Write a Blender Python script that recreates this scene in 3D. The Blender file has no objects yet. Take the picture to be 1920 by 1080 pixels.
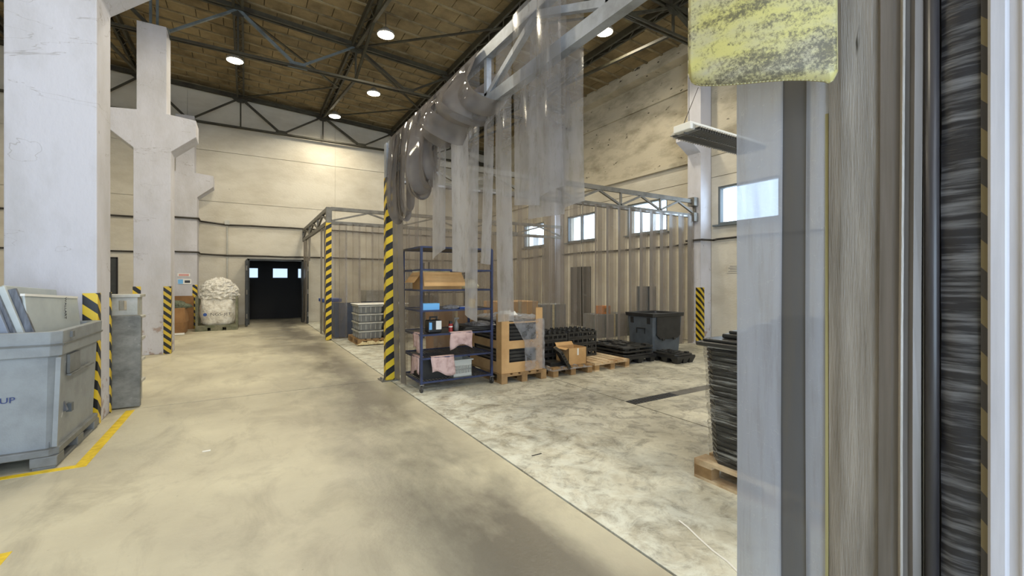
import bpy, bmesh, math, random
from mathutils import Vector, Matrix
R = random.Random(7)
PI = math.pi
SC = bpy.context.scene
COL = SC.collection

# ------------------------------------------------------------------ camera, world, lights, exposure
cam_d = bpy.data.cameras.new('camera'); cam = bpy.data.objects.new('camera', cam_d); COL.objects.link(cam)
cam.location = (0, 0, 1.5)
cam.rotation_euler = (math.radians(90), 0, math.radians(-31.3))
cam_d.sensor_width = 36; cam_d.lens = 15.375; cam_d.shift_y = -12/1920
cam_d.clip_start = 0.05; cam_d.clip_end = 200
SC.camera = cam
SC.view_settings.view_transform = 'Standard'; SC.view_settings.look = 'None'
SC.view_settings.gamma = 1; SC.view_settings.use_curve_mapping = False
SC.view_settings.exposure = 0.0
SC.cycles.use_denoising = True
SC.cycles.transparent_max_bounces = 24
SC.cycles.max_bounces = 7; SC.cycles.diffuse_bounces = 4; SC.cycles.glossy_bounces = 3
SC.cycles.sample_clamp_indirect = 6

w = bpy.data.worlds.new('sky'); SC.world = w; w.use_nodes = True
bg = w.node_tree.nodes['Background']
bg.inputs[0].default_value = (0.62, 0.80, 1.0, 1); bg.inputs[1].default_value = 6.0

def area(name, loc, rot, sx, sy, power, color):
    d = bpy.data.lights.new(name, 'AREA'); d.shape = 'RECTANGLE'; d.size = sx; d.size_y = sy
    d.energy = power; d.color = color
    o = bpy.data.objects.new(name, d); COL.objects.link(o); o.location = loc; o.rotation_euler = rot
    return o
# daylight through the big goods door in the wall behind the photographer (opening X -3.6..2.4, Y -3.95)
area('daylight_goods_door', (-0.6, -3.9, 2.0), (math.radians(90), 0, 0), 6.0, 3.8, 110, (0.76, 0.84, 1.0))
# added cool fill high on the same wall, no glazing there, for the columns
area('added_high_fill', (0.5, -3.9, 5.9), (math.radians(86), 0, 0), 16.0, 1.8, 400, (0.78, 0.86, 1.0))
# daylight through the side windows (set just inside each pane)
WIN_Y = [(4.98, 6.42), (7.9, 9.35), (10.75, 12.2), (13.6, 15.05)]
for a_, b_ in WIN_Y:
    area('daylight_window', (9.60, (a_+b_)/2, 3.33), (0, math.radians(90), 0), 0.85, 1.35, 10, (0.62, 0.80, 1.0))
LAMPS = [(2.8, 10.3), (3.35, 13.7), (2.65, 16.3), (-0.25, 13.55), (7.1, 7.55), (-0.3, 8.6), (2.8, 4.6), (6.6, 2.2), (-0.3, 2.6), (-5.2, 12.5), (-5.2, 6.5), (2.9, -0.8)]
LAMP_Z = 7.28
LAMP_W = 100
LAMP_COL = (1.0, 0.89, 0.68)

# ------------------------------------------------------------------ helpers
def lin(r, g, b):
    f = lambda c: (c/255/12.92) if c/255 <= 0.04045 else ((c/255+0.055)/1.055)**2.4
    return (f(r), f(g), f(b), 1)

class MB:
    def __init__(s): s.v = []; s.f = []
    def add(s, vs, fs):
        o = len(s.v); s.v += [tuple(v) for v in vs]; s.f += [tuple(i+o for i in f) for f in fs]; return s
    def box(s, x0, y0, z0, x1, y1, z1):
        return s.add([(x0,y0,z0),(x1,y0,z0),(x1,y1,z0),(x0,y1,z0),(x0,y0,z1),(x1,y0,z1),(x1,y1,z1),(x0,y1,z1)],
              [(0,3,2,1),(4,5,6,7),(0,1,5,4),(1,2,6,5),(2,3,7,6),(3,0,4,7)])
    def beam(s, p, q, a, b=None, up=(0,0,1)):
        b = a if b is None else b
        p = Vector(p); q = Vector(q); d = (q-p).normalized(); u = Vector(up)
        if abs(d.dot(u)) > 0.98: u = Vector((0,1,0))
        r = d.cross(u).normalized(); u = r.cross(d).normalized()
        vs = []
        for e in (p, q):
            for i, j in ((-1,-1),(1,-1),(1,1),(-1,1)): vs.append(e + r*i*a/2 + u*j*b/2)
        return s.add(vs, [(0,3,2,1),(4,5,6,7),(0,1,5,4),(1,2,6,5),(2,3,7,6),(3,0,4,7)])
    def cyl(s, p, q, r, n=10, r2=None):
        r2 = r if r2 is None else r2
        p = Vector(p); q = Vector(q); d = (q-p).normalized(); u = Vector((0,0,1))
        if abs(d.dot(u)) > 0.98: u = Vector((1,0,0))
        a = d.cross(u).normalized(); b = d.cross(a).normalized()
        vs = [p + (a*math.cos(2*PI*k/n) + b*math.sin(2*PI*k/n))*r for k in range(n)]
        vs += [q + (a*math.cos(2*PI*k/n) + b*math.sin(2*PI*k/n))*r2 for k in range(n)]
        fs = [(k, n+k, n+(k+1)%n, (k+1)%n) for k in range(n)] + [tuple(range(n)), tuple(range(2*n-1, n-1, -1))]
        return s.add(vs, fs)
    def lathe(s, c, prof, n=16):
        c = Vector(c); vs = []; fs = []
        for r, z in prof:
            vs += [c + Vector((r*math.cos(2*PI*k/n), r*math.sin(2*PI*k/n), z)) for k in range(n)]
        for i in range(len(prof)-1):
            for k in range(n):
                fs.append((i*n+k, i*n+(k+1)%n, (i+1)*n+(k+1)%n, (i+1)*n+k))
        fs.append(tuple(range(n-1, -1, -1))); fs.append(tuple(range((len(prof)-1)*n, len(prof)*n)))
        return s.add(vs, fs)
    def prism(s, poly, z0, z1):
        n = len(poly)
        vs = [(x, y, z0) for x, y in poly] + [(x, y, z1) for x, y in poly]
        return s.add(vs, [tuple(range(n-1,-1,-1)), tuple(range(n,2*n))] + [(k,(k+1)%n,n+(k+1)%n,n+k) for k in range(n)])
    def prism_xz(s, poly, y0, y1):
        n = len(poly)
        vs = [(x, y0, z) for x, z in poly] + [(x, y1, z) for x, z in poly]
        return s.add(vs, [tuple(range(n)), tuple(range(2*n-1,n-1,-1))] + [((k+1)%n,k,n+k,n+(k+1)%n) for k in range(n)])
    def loft(s, rings, cap=True):
        n = len(rings[0]); vs = [p for r in rings for p in r]; fs = []
        for i in range(len(rings)-1):
            for k in range(n): fs.append((i*n+k, i*n+(k+1)%n, (i+1)*n+(k+1)%n, (i+1)*n+k))
        if cap: fs.append(tuple(range(n-1,-1,-1))); fs.append(tuple(range((len(rings)-1)*n, len(rings)*n)))
        return s.add(vs, fs)
    def grid(s, rows):
        n = len(rows[0]); vs = [p for r in rows for p in r]; fs = []
        for i in range(len(rows)-1):
            for k in range(n-1): fs.append((i*n+k, i*n+k+1, (i+1)*n+k+1, (i+1)*n+k))
        return s.add(vs, fs)
    def xform(s, m):
        s.v = [tuple(m @ Vector(v)) for v in s.v]; return s

def worldorigin(p):
    o = Vector((0,0,0))
    while p is not None:
        o += p.location; p = p.parent
    return o

def obj(name, mb, mat, parent=None, smooth=False, bevel=0, sub=0):
    me = bpy.data.meshes.new(name)
    off = worldorigin(parent)
    me.from_pydata([tuple(Vector(v)-off) for v in mb.v], [], mb.f)
    me.materials.append(mat); me.validate()
    bm = bmesh.new(); bm.from_mesh(me)
    if mb.__dict__.get('fix', True): bmesh.ops.recalc_face_normals(bm, faces=bm.faces)
    bm.to_mesh(me); bm.free()
    if smooth:
        for p in me.polygons: p.use_smooth = True
    o = bpy.data.objects.new(name, me); COL.objects.link(o)
    if parent is not None: o.parent = parent
    if bevel:
        m = o.modifiers.new('bevel', 'BEVEL'); m.width = bevel; m.segments = 2; m.limit_method = 'ANGLE'
    if sub:
        m = o.modifiers.new('sub', 'SUBSURF'); m.levels = sub; m.render_levels = sub
    return o

def tag(o, label, cat, group=None):
    o['label'] = label; o['category'] = cat
    if group: o['group'] = group
    return o
def thing(name, label, cat, loc=(0,0,0), group=None):
    o = bpy.data.objects.new(name, None); COL.objects.link(o); o.location = loc
    o.empty_display_size = 0.1
    return tag(o, label, cat, group)
def struct(name, mb, mat, parent=None, **k):
    o = obj(name, mb, mat, parent, **k)
    if parent is None: o['kind'] = 'structure'
    return o
def dup(root, loc, label=None, group=None, rotz=None):
    r = root.copy(); COL.objects.link(r); r.location = loc
    if rotz is not None: r.rotation_euler = (0,0,rotz)
    if label: r['label'] = label
    if group: r['group'] = group
    for ch in list(root.children):
        c = ch.copy(); COL.objects.link(c); c.parent = r
        for g in list(ch.children):
            d = g.copy(); COL.objects.link(d); d.parent = c
    return r
def text(name, s, size, loc, rot, mat, parent, sx=1.0):
    cu = bpy.data.curves.new(name, 'FONT'); cu.body = s; cu.size = size; cu.extrude = 0.001
    cu.align_x = 'CENTER'; cu.align_y = 'CENTER'; cu.materials.append(mat)
    o = bpy.data.objects.new(name, cu); COL.objects.link(o)
    if parent: o.parent = parent
    dg = bpy.context.evaluated_depsgraph_get(); me = bpy.data.meshes.new_from_object(o.evaluated_get(dg)); me.name = name
    bpy.data.objects.remove(o); o = bpy.data.objects.new(name, me); COL.objects.link(o)
    if parent: o.parent = parent
    o.location = Vector(loc) - worldorigin(parent); o.rotation_euler = rot; o.scale = (sx, 1, 1); o['kind'] = 'thing'
    return o

# ------------------------------------------------------------------ materials
def mat(name, col, rough=0.6, metal=0.0, c2=None, scale=3.0, thr=(0.4, 0.65), stretch=(1,1,1), bump=0.0, bscale=40.0,
        spots=None, spot_thr=0.68, spot_scale=18.0, spec=0.5, emis=None, coord='Object', rough2=None):
    m = bpy.data.materials.new(name); m.use_nodes = True
    nt = m.node_tree; N = nt.nodes; L = nt.links; b = N['Principled BSDF']
    b.inputs['Roughness'].default_value = rough; b.inputs['Metallic'].default_value = metal
    b.inputs['Specular IOR Level'].default_value = spec
    b.inputs['Base Color'].default_value = col
    tc = N.new('ShaderNodeTexCoord'); mp = N.new('ShaderNodeMapping'); mp.inputs['Scale'].default_value = stretch
    if coord == 'World':
        g = N.new('ShaderNodeNewGeometry'); L.new(g.outputs['Position'], mp.inputs['Vector'])
    else: L.new(tc.outputs[coord], mp.inputs['Vector'])
    last = None
    if c2 is not None:
        n = N.new('ShaderNodeTexNoise'); n.inputs['Scale'].default_value = scale; n.inputs['Detail'].default_value = 7; n.inputs['Roughness'].default_value = 0.62
        L.new(mp.outputs[0], n.inputs['Vector'])
        r = N.new('ShaderNodeMapRange'); r.inputs[1].default_value = thr[0]; r.inputs[2].default_value = thr[1]
        L.new(n.outputs['Fac'], r.inputs[0])
        x = N.new('ShaderNodeMix'); x.data_type = 'RGBA'; x.inputs[6].default_value = col; x.inputs[7].default_value = c2
        L.new(r.outputs[0], x.inputs[0]); last = x.outputs[2]
        if rough2 is not None:
            rr = N.new('ShaderNodeMapRange'); rr.inputs[3].default_value = rough; rr.inputs[4].default_value = rough2
            L.new(r.outputs[0], rr.inputs[0]); L.new(rr.outputs[0], b.inputs['Roughness'])
    if spots is not None:
        n = N.new('ShaderNodeTexNoise'); n.inputs['Scale'].default_value = spot_scale; n.inputs['Detail'].default_value = 4
        L.new(mp.outputs[0], n.inputs['Vector'])
        r = N.new('ShaderNodeMapRange'); r.inputs[1].default_value = spot_thr; r.inputs[2].default_value = spot_thr+0.05
        L.new(n.outputs['Fac'], r.inputs[0])
        x = N.new('ShaderNodeMix'); x.data_type = 'RGBA'; x.inputs[6].default_value = col; x.inputs[7].default_value = spots
        if last is not None: L.new(last, x.inputs[6])
        L.new(r.outputs[0], x.inputs[0]); last = x.outputs[2]
    if last is not None: L.new(last, b.inputs['Base Color'])
    if bump:
        n = N.new('ShaderNodeTexNoise'); n.inputs['Scale'].default_value = bscale; n.inputs['Detail'].default_value = 5
        L.new(mp.outputs[0], n.inputs['Vector'])
        bp = N.new('ShaderNodeBump'); bp.inputs['Strength'].default_value = 1; bp.inputs['Distance'].default_value = bump
        L.new(n.outputs['Fac'], bp.inputs['Height']); L.new(bp.outputs[0], b.inputs['Normal'])
    if emis:
        b.inputs['Emission Color'].default_value = emis[0]; b.inputs['Emission Strength'].default_value = emis[1]
    return m

def stripes(name, direction, period, c1=lin(222,190,40), c2=lin(22,22,22), bdir=1):
    m = bpy.data.materials.new(name); m.use_nodes = True
    nt = m.node_tree; N = nt.nodes; L = nt.links; b = N['Principled BSDF']; b.inputs['Roughness'].default_value = 0.4
    g = N.new('ShaderNodeNewGeometry')
    dp = N.new('ShaderNodeVectorMath'); dp.operation = 'DOT_PRODUCT'; dp.inputs[1].default_value = direction
    L.new(g.outputs['Position'], dp.inputs[0])
    md = N.new('ShaderNodeMath'); md.operation = 'DIVIDE'; md.inputs[1].default_value = period; L.new(dp.outputs['Value'], md.inputs[0])
    fr = N.new('ShaderNodeMath'); fr.operation = 'FRACT'; L.new(md.outputs[0], fr.inputs[0])
    gt = N.new('ShaderNodeMath'); gt.operation = 'GREATER_THAN'; gt.inputs[1].default_value = 0.5; L.new(fr.outputs[0], gt.inputs[0])
    x = N.new('ShaderNodeMix'); x.data_type = 'RGBA'; x.inputs[6].default_value = c1; x.inputs[7].default_value = c2
    L.new(gt.outputs[0], x.inputs[0]); L.new(x.outputs[2], b.inputs['Base Color'])
    return m

def pvc(name, tint, alpha0, alpha1, dcol, rough=0.12, stretch=(3,3,0.6), scale=2.0, dirt=None, dthr=(0.55,0.7), zdirt=None, scratch=False, fres=0.6, trans=0.45, athr=(0.3,0.7), rnd=0.0, det=6):
    """clear plastic sheet gone hazy: see-through share varies with a scuffed film of grime (stretch_wrap: painted shine)"""
    m = bpy.data.materials.new(name); m.use_nodes = True
    nt = m.node_tree; N = nt.nodes; L = nt.links; b = N['Principled BSDF']; out = N['Material Output']
    b.inputs['Roughness'].default_value = rough; b.inputs['Specular IOR Level'].default_value = 0.6
    b.inputs['Base Color'].default_value = dcol
    t = N.new('ShaderNodeBsdfTransparent'); t.inputs[0].default_value = tint
    tl = N.new('ShaderNodeBsdfTranslucent'); tl.inputs[0].default_value = dcol
    mt_ = N.new('ShaderNodeMixShader'); mt_.inputs[0].default_value = trans; L.new(b.outputs[0], mt_.inputs[1]); L.new(tl.outputs[0], mt_.inputs[2])
    mix = N.new('ShaderNodeMixShader'); L.new(t.outputs[0], mix.inputs[1]); L.new(mt_.outputs[0], mix.inputs[2])
    L.new(mix.outputs[0], out.inputs['Surface'])
    g = N.new('ShaderNodeNewGeometry'); mp = N.new('ShaderNodeMapping'); mp.inputs['Scale'].default_value = stretch
    L.new(g.outputs['Position'], mp.inputs['Vector'])
    n = N.new('ShaderNodeTexNoise'); n.inputs['Scale'].default_value = scale; n.inputs['Detail'].default_value = det; L.new(mp.outputs[0], n.inputs['Vector'])
    r = N.new('ShaderNodeMapRange'); r.inputs[1].default_value = athr[0]; r.inputs[2].default_value = athr[1]; r.inputs[3].default_value = alpha0; r.inputs[4].default_value = alpha1
    L.new(n.outputs['Fac'], r.inputs[0]); fac = r.outputs[0]
    # the plane goes more mirror-like and less see-through at grazing angles
    lw = N.new('ShaderNodeLayerWeight'); lw.inputs[0].default_value = 0.25
    ad = N.new('ShaderNodeMath'); ad.operation = 'MULTIPLY_ADD'; ad.use_clamp = True; ad.inputs[1].default_value = fres
    L.new(lw.outputs['Fresnel'], ad.inputs[0]); L.new(fac, ad.inputs[2]); fac = ad.outputs[0]
    oi = N.new('ShaderNodeObjectInfo'); rn = N.new('ShaderNodeMath'); rn.operation = 'MULTIPLY_ADD'; rn.use_clamp = True
    rn.inputs[1].default_value = rnd; L.new(oi.outputs['Random'], rn.inputs[0]); L.new(fac, rn.inputs[2]); fac = rn.outputs[0]
    if zdirt is not None:   # grime gathered towards the lower ends of the strips
        sz = N.new('ShaderNodeSeparateXYZ'); L.new(g.outputs['Position'], sz.inputs[0])
        rz = N.new('ShaderNodeMapRange'); rz.inputs[1].default_value = zdirt[0]; rz.inputs[2].default_value = zdirt[1]; rz.inputs[3].default_value = 0; rz.inputs[4].default_value = zdirt[2]
        L.new(sz.outputs[2], rz.inputs[0]); a2 = N.new('ShaderNodeMath'); a2.operation = 'ADD'; a2.use_clamp = True
        L.new(rz.outputs[0], a2.inputs[0]); L.new(fac, a2.inputs[1]); fac = a2.outputs[0]
    if dirt is not None:
        n2 = N.new('ShaderNodeTexNoise'); n2.inputs['Scale'].default_value = scale*2.3; n2.inputs['Detail'].default_value = 9; n2.inputs['Roughness'].default_value = 0.7
        L.new(mp.outputs[0], n2.inputs['Vector'])
        r2 = N.new('ShaderNodeMapRange'); r2.inputs[1].default_value = dthr[0]; r2.inputs[2].default_value = dthr[1]; L.new(n2.outputs['Fac'], r2.inputs[0])
        x = N.new('ShaderNodeMix'); x.data_type = 'RGBA'; x.inputs[6].default_value = dcol; x.inputs[7].default_value = dirt
        L.new(r2.outputs[0], x.inputs[0]); L.new(x.outputs[2], b.inputs['Base Color'])
        mx = N.new('ShaderNodeMath'); mx.operation = 'MAXIMUM'
        ml = N.new('ShaderNodeMath'); ml.operation = 'MULTIPLY'; ml.inputs[1].default_value = 0.8; L.new(r2.outputs[0], ml.inputs[0])
        L.new(ml.outputs[0], mx.inputs[0]); L.new(fac, mx.inputs[1]); fac = mx.outputs[0]
    if scratch:
        v = N.new('ShaderNodeTexNoise'); v.inputs['Scale'].default_value = 9; v.inputs['Detail'].default_value = 2; v.inputs['Distortion'].default_value = 3
        L.new(g.outputs['Position'], v.inputs['Vector'])
        s = N.new('ShaderNodeMath'); s.operation = 'SUBTRACT'; s.inputs[1].default_value = 0.5; L.new(v.outputs['Fac'], s.inputs[0])
        a = N.new('ShaderNodeMath'); a.operation = 'ABSOLUTE'; L.new(s.outputs[0], a.inputs[0])
        lt = N.new('ShaderNodeMapRange'); lt.inputs[1].default_value = 0.0; lt.inputs[2].default_value = 0.004; lt.inputs[3].default_value = 0.35; lt.inputs[4].default_value = 0
        L.new(a.outputs[0], lt.inputs[0])
        x2 = N.new('ShaderNodeMix'); x2.data_type = 'RGBA'; x2.inputs[6].default_value = dcol; x2.inputs[7].default_value = (0.9,0.9,0.9,1)
        if b.inputs['Base Color'].is_linked: L.new(b.inputs['Base Color'].links[0].from_socket, x2.inputs[6])
        L.new(lt.outputs[0], x2.inputs[0]); L.new(x2.outputs[2], b.inputs['Base Color'])
    L.new(fac, mix.inputs[0])
    return m

M = {}
M['wall'] = mat('painted_wall', lin(205,200,187), 0.8, c2=lin(178,171,155), scale=0.7, stretch=(1,1,2.2), thr=(0.4,0.75), bump=0.006, bscale=14, spots=lin(96,88,76), spot_thr=0.73, spot_scale=5, coord='World')
M['wall_upper'] = mat('sooty_painted_wall', lin(196,188,168), 0.85, c2=lin(120,112,92), scale=1.1, stretch=(1,1,2.5), thr=(0.45,0.8), bump=0.008, bscale=12, spots=lin(60,54,44), spot_thr=0.67, spot_scale=4, coord='World')
M['column'] = mat('whitewashed_concrete', lin(198,198,206), 0.85, c2=lin(178,177,180), scale=1.6, stretch=(1,1,0.5), thr=(0.4,0.7), bump=0.004, bscale=30, spots=lin(120,112,104), spot_thr=0.74, spot_scale=14, coord='World')
def col_mat():
    m = M['column']; nt = m.node_tree; N = nt.nodes; L = nt.links; b = N['Principled BSDF']
    g = N.new('ShaderNodeNewGeometry'); sp = N.new('ShaderNodeSeparateXYZ'); L.new(g.outputs['Position'], sp.inputs[0])
    n = N.new('ShaderNodeTexNoise'); n.inputs['Scale'].default_value = 4.5; n.inputs['Detail'].default_value = 8; n.inputs['Roughness'].default_value = .65; L.new(g.outputs['Position'], n.inputs['Vector'])
    z = N.new('ShaderNodeMapRange'); z.inputs[1].default_value = 0; z.inputs[2].default_value = 1.6; z.inputs[3].default_value = .16; z.inputs[4].default_value = -.06; L.new(sp.outputs[2], z.inputs[0])
    a = N.new('ShaderNodeMath'); a.operation = 'ADD'; L.new(n.outputs['Fac'], a.inputs[0]); L.new(z.outputs[0], a.inputs[1])
    r_ = N.new('ShaderNodeMapRange'); r_.inputs[1].default_value = .64; r_.inputs[2].default_value = .70; r_.inputs[4].default_value = .8; L.new(a.outputs[0], r_.inputs[0])
    x = N.new('ShaderNodeMix'); x.data_type = 'RGBA'; x.inputs[7].default_value = lin(150,128,116); L.new(b.inputs['Base Color'].links[0].from_socket, x.inputs[6]); L.new(r_.outputs[0], x.inputs[0])
    # hairline cracks
    v = N.new('ShaderNodeTexNoise'); v.inputs['Scale'].default_value = 1.3; v.inputs['Detail'].default_value = 5; v.inputs['Distortion'].default_value = .6
    mp = N.new('ShaderNodeMapping'); mp.inputs['Scale'].default_value = (.6,.6,2.0); L.new(g.outputs['Position'], mp.inputs[0]); L.new(mp.outputs[0], v.inputs['Vector'])
    s_ = N.new('ShaderNodeMath'); s_.operation = 'SUBTRACT'; s_.inputs[1].default_value = .60; L.new(v.outputs['Fac'], s_.inputs[0])
    ab = N.new('ShaderNodeMath'); ab.operation = 'ABSOLUTE'; L.new(s_.outputs[0], ab.inputs[0])
    cr = N.new('ShaderNodeMapRange'); cr.inputs[1].default_value = 0; cr.inputs[2].default_value = .0035; cr.inputs[3].default_value = .45; cr.inputs[4].default_value = 0; L.new(ab.outputs[0], cr.inputs[0])
    y = N.new('ShaderNodeMix'); y.data_type = 'RGBA'; y.inputs[7].default_value = lin(120,112,106); L.new(x.outputs[2], y.inputs[6]); L.new(cr.outputs[0], y.inputs[0])
    L.new(y.outputs[2], b.inputs['Base Color'])
col_mat()
M['block'] = mat('hollow_clay_block', lin(150,132,96), 0.9, c2=lin(98,84,58), scale=1.3, thr=(0.35,0.7), bump=0.006, bscale=22, coord='World')
M['rib'] = mat('concrete_rib', lin(150,136,104), 0.9, c2=lin(104,92,68), scale=2, coord='World')
M['soffit'] = mat('dark_joint', lin(52,42,28), 0.95)
M['truss'] = mat('old_green_steel', lin(66,64,50), 0.6, c2=lin(44,38,28), scale=3, coord='World')
M['truss_grey'] = mat('grey_painted_steel', lin(104,114,118), 0.5, c2=lin(78,86,88), scale=4, coord='World')
M['frame'] = mat('galvanised_frame', lin(164,170,180), 0.42, metal=0.35, c2=lin(134,138,142), scale=5, coord='World')
M['frame_dark'] = mat('grey_frame', lin(120,118,112), 0.5, metal=0.3, c2=lin(96,94,88), scale=5, coord='World')
M['joint'] = mat('floor_joint', lin(70,66,56), 0.9)
M['cable'] = mat('cable_black', lin(52,48,42), 0.6)
M['pvc'] = pvc('clear_strip', (0.86,0.85,0.83,1), 0.22, 0.46, lin(150,144,138), 0.14, stretch=(2,2,0.6), det=3, rnd=0.15, dirt=lin(120,112,98), dthr=(0.55,0.8))
M['pvc_far'] = pvc('clear_strip_hazed', (0.90,0.885,0.87,1), 0.16, 0.42, lin(140,133,126), 0.16, stretch=(1.5,1.5,0.5), det=3, rnd=0.22, trans=0.5)
M['pvc_near'] = pvc('clear_strip_scuffed', (0.85,0.85,0.86,1), 0.18, 0.40, lin(182,182,186), 0.12, stretch=(3,3,1.2), det=4, dirt=lin(116,110,98), dthr=(0.5,0.72), scratch=True, zdirt=(3.0,2.0,0.34))
M['pvc_bundle'] = pvc('folded_strip', (0.80,0.79,0.78,1), 0.50, 0.74, lin(140,135,133), 0.07, trans=0.35, stretch=(2,2,2), det=2)
M['pvc_front'] = pvc('hazy_blue_strip', (0.8,0.84,0.9,1), 0.74, 0.90, lin(176,182,196), 0.14, stretch=(6,6,0.5), dirt=lin(146,146,146), dthr=(0.5,0.8), scratch=True, trans=0.3)
M['pvc_front_d'] = pvc('hazy_grey_strip', (0.7,0.72,0.75,1), 0.90, 0.97, lin(96,97,101), 0.16, stretch=(6,6,0.5), dirt=lin(104,102,98), dthr=(0.5,0.8), trans=0.3)
M['pvc_dirty'] = mat('grimy_strip', lin(158,152,144), 0.32, c2=lin(112,106,98), scale=2.0, stretch=(14,14,0.9), thr=(0.35,0.7), spots=lin(66,62,54), spot_thr=0.70, spot_scale=3, bump=0.002, bscale=20, coord='World')
M['pvc_brown'] = mat('grey_brown_strip', lin(122,117,114), 0.3, c2=lin(92,88,82), scale=2.0, stretch=(16,16,0.7), thr=(0.35,0.7), coord='World')
M['rubber'] = mat('scraped_rubber', lin(36,36,40), 0.45, c2=lin(132,132,134), scale=1.5, stretch=(3,3,44), thr=(0.46,0.76), bump=0.004, bscale=2.2, coord='World')
M['tube'] = mat('dark_gasket', lin(62,60,62), 0.35, c2=lin(40,38,40), scale=2, stretch=(10,10,0.6), coord='World')
def yellowed():
    m = bpy.data.materials.new('yellowed_plastic'); m.use_nodes = True
    nt = m.node_tree; N = nt.nodes; L = nt.links; b = N['Principled BSDF']; b.inputs['Roughness'].default_value = 0.42
    g = N.new('ShaderNodeNewGeometry')
    def nz(sc, det, ro, st):
        mp = N.new('ShaderNodeMapping'); mp.inputs['Scale'].default_value = st; L.new(g.outputs['Position'], mp.inputs[0])
        n = N.new('ShaderNodeTexNoise'); n.inputs['Scale'].default_value = sc; n.inputs['Detail'].default_value = det; n.inputs['Roughness'].default_value = ro
        L.new(mp.outputs[0], n.inputs['Vector']); return n.outputs['Fac']
    def rg(sk, a, c, d=0, e=1):
        r_ = N.new('ShaderNodeMapRange'); r_.inputs[1].default_value = a; r_.inputs[2].default_value = c; r_.inputs[3].default_value = d; r_.inputs[4].default_value = e; L.new(sk, r_.inputs[0]); return r_.outputs[0]
    x = N.new('ShaderNodeMix'); x.data_type = 'RGBA'; x.inputs[6].default_value = lin(184,174,104); x.inputs[7].default_value = lin(166,158,132)
    L.new(rg(nz(3.0, 5, .6, (1,1,2)), .42, .6), x.inputs[0])
    band = nz(4.0, 4, .6, (.6,.6,2.2)); fine = nz(110, 6, .8, (1,1,1)); mid = nz(26, 5, .7, (1,1,1))
    ad = N.new('ShaderNodeMath'); ad.operation = 'ADD'; L.new(rg(band, .35, .68, -.22, .20), ad.inputs[0]); L.new(fine, ad.inputs[1])
    a2 = N.new('ShaderNodeMath'); a2.operation = 'MULTIPLY_ADD'; a2.inputs[1].default_value = .5; L.new(mid, a2.inputs[0]); L.new(ad.outputs[0], a2.inputs[2])
    y = N.new('ShaderNodeMix'); y.data_type = 'RGBA'; y.inputs[7].default_value = lin(70,64,54); L.new(x.outputs[2], y.inputs[6]); L.new(rg(a2.outputs[0], .70, .90, 0, .85), y.inputs[0])
    L.new(y.outputs[2], b.inputs['Base Color']); return m
M['yellow_pvc'] = yellowed()
M['yellow_edge'] = mat('yellowed_edge', lin(160,152,108), 0.4)
M['white_post'] = mat('white_lacquered_steel', lin(206,206,214), 0.4, c2=lin(186,186,194), scale=2, stretch=(8,8,0.5), coord='World')
M['grey_plastic'] = mat('grey_plastic', lin(142,148,152), 0.5, c2=lin(128,133,137), scale=5, spots=lin(190,194,196), spot_thr=0.72, spot_scale=7, bump=0.001, bscale=90)
M['grey_plastic_d'] = mat('grey_plastic_dark', lin(118,122,124), 0.55, c2=lin(96,98,98), scale=5)  # darker grey plastic for beads, pallet base, boxes and cartons
M['sheet'] = mat('pale_grey_sheet', lin(186,194,194), 0.35, c2=lin(170,178,180), scale=3)
M['sheet_d'] = mat('dark_grey_profile', lin(76,80,88), 0.35, c2=lin(110,116,128), scale=6, stretch=(8,1,1))
M['sheet_b'] = mat('blue_grey_profile', lin(132,142,158), 0.3)
M['board'] = mat('worn_grey_board', lin(132,132,126), 0.5, c2=lin(90,90,84), scale=4, stretch=(1,1,1.6), thr=(0.4,0.65), spots=lin(150,150,144), spot_thr=0.66, spot_scale=9)
M['lightgrey'] = mat('light_grey_plastic', lin(184,184,178), 0.5, c2=lin(160,160,152), scale=5)
M['wood'] = mat('pine_board', lin(222,202,168), 0.7, c2=lin(156,120,76), scale=4, stretch=(1,1,1), thr=(0.35,0.7), bump=0.002, bscale=50)
M['wood_d'] = mat('weathered_pine', lin(168,136,92), 0.75, c2=lin(120,92,60), scale=5, thr=(0.35,0.7), bump=0.002, bscale=50)
M['card'] = mat('cardboard', lin(196,158,108), 0.75, c2=lin(176,138,90), scale=3)
M['card_d'] = mat('brown_cardboard', lin(150,112,72), 0.8, c2=lin(128,94,60), scale=3)
M['black'] = mat('black_plastic', lin(30,31,33), 0.42, c2=lin(42,43,44), scale=6)
M['black2'] = mat('black_tray_plastic', lin(38,38,38), 0.36, c2=lin(54,54,52), scale=8)
M['slate'] = mat('slate_grey_plastic', lin(84,92,100), 0.5, c2=lin(72,79,86), scale=5)
M['wrap'] = pvc('stretch_wrap', (0.95,0.95,0.95,1), 0.02, 0.75, lin(206,206,200), 0.06, stretch=(1.5,1.5,24), scale=2.4, fres=0.15, athr=(0.5,0.72))  # pale opaque streaks paint in the film's shine
M['wrap_loose'] = pvc('loose_wrap', (0.93,0.93,0.94,1), 0.18, 0.6, lin(204,206,212), 0.15, stretch=(3,3,3), scale=3)
M['bluesteel'] = mat('blue_painted_tube', lin(44,56,92), 0.4, c2=lin(34,42,66), scale=6)
M['shelf'] = mat('shelf_sheet', lin(70,68,66), 0.5, c2=lin(96,92,86), scale=6)
M['mesh'] = mat('dark_mesh', lin(58,58,60), 0.5)
M['rag'] = mat('pink_rag', lin(196,170,166), 0.95, c2=lin(150,122,118), scale=7, thr=(0.45,0.7), bump=0.004, bscale=60)
M['basket'] = mat('basket_grey', lin(172,174,168), 0.5)
M['blue_l'] = mat('light_blue_plastic', lin(112,178,232), 0.4)
M['blue_m'] = mat('mid_blue_plastic', lin(40,74,150), 0.4)
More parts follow.
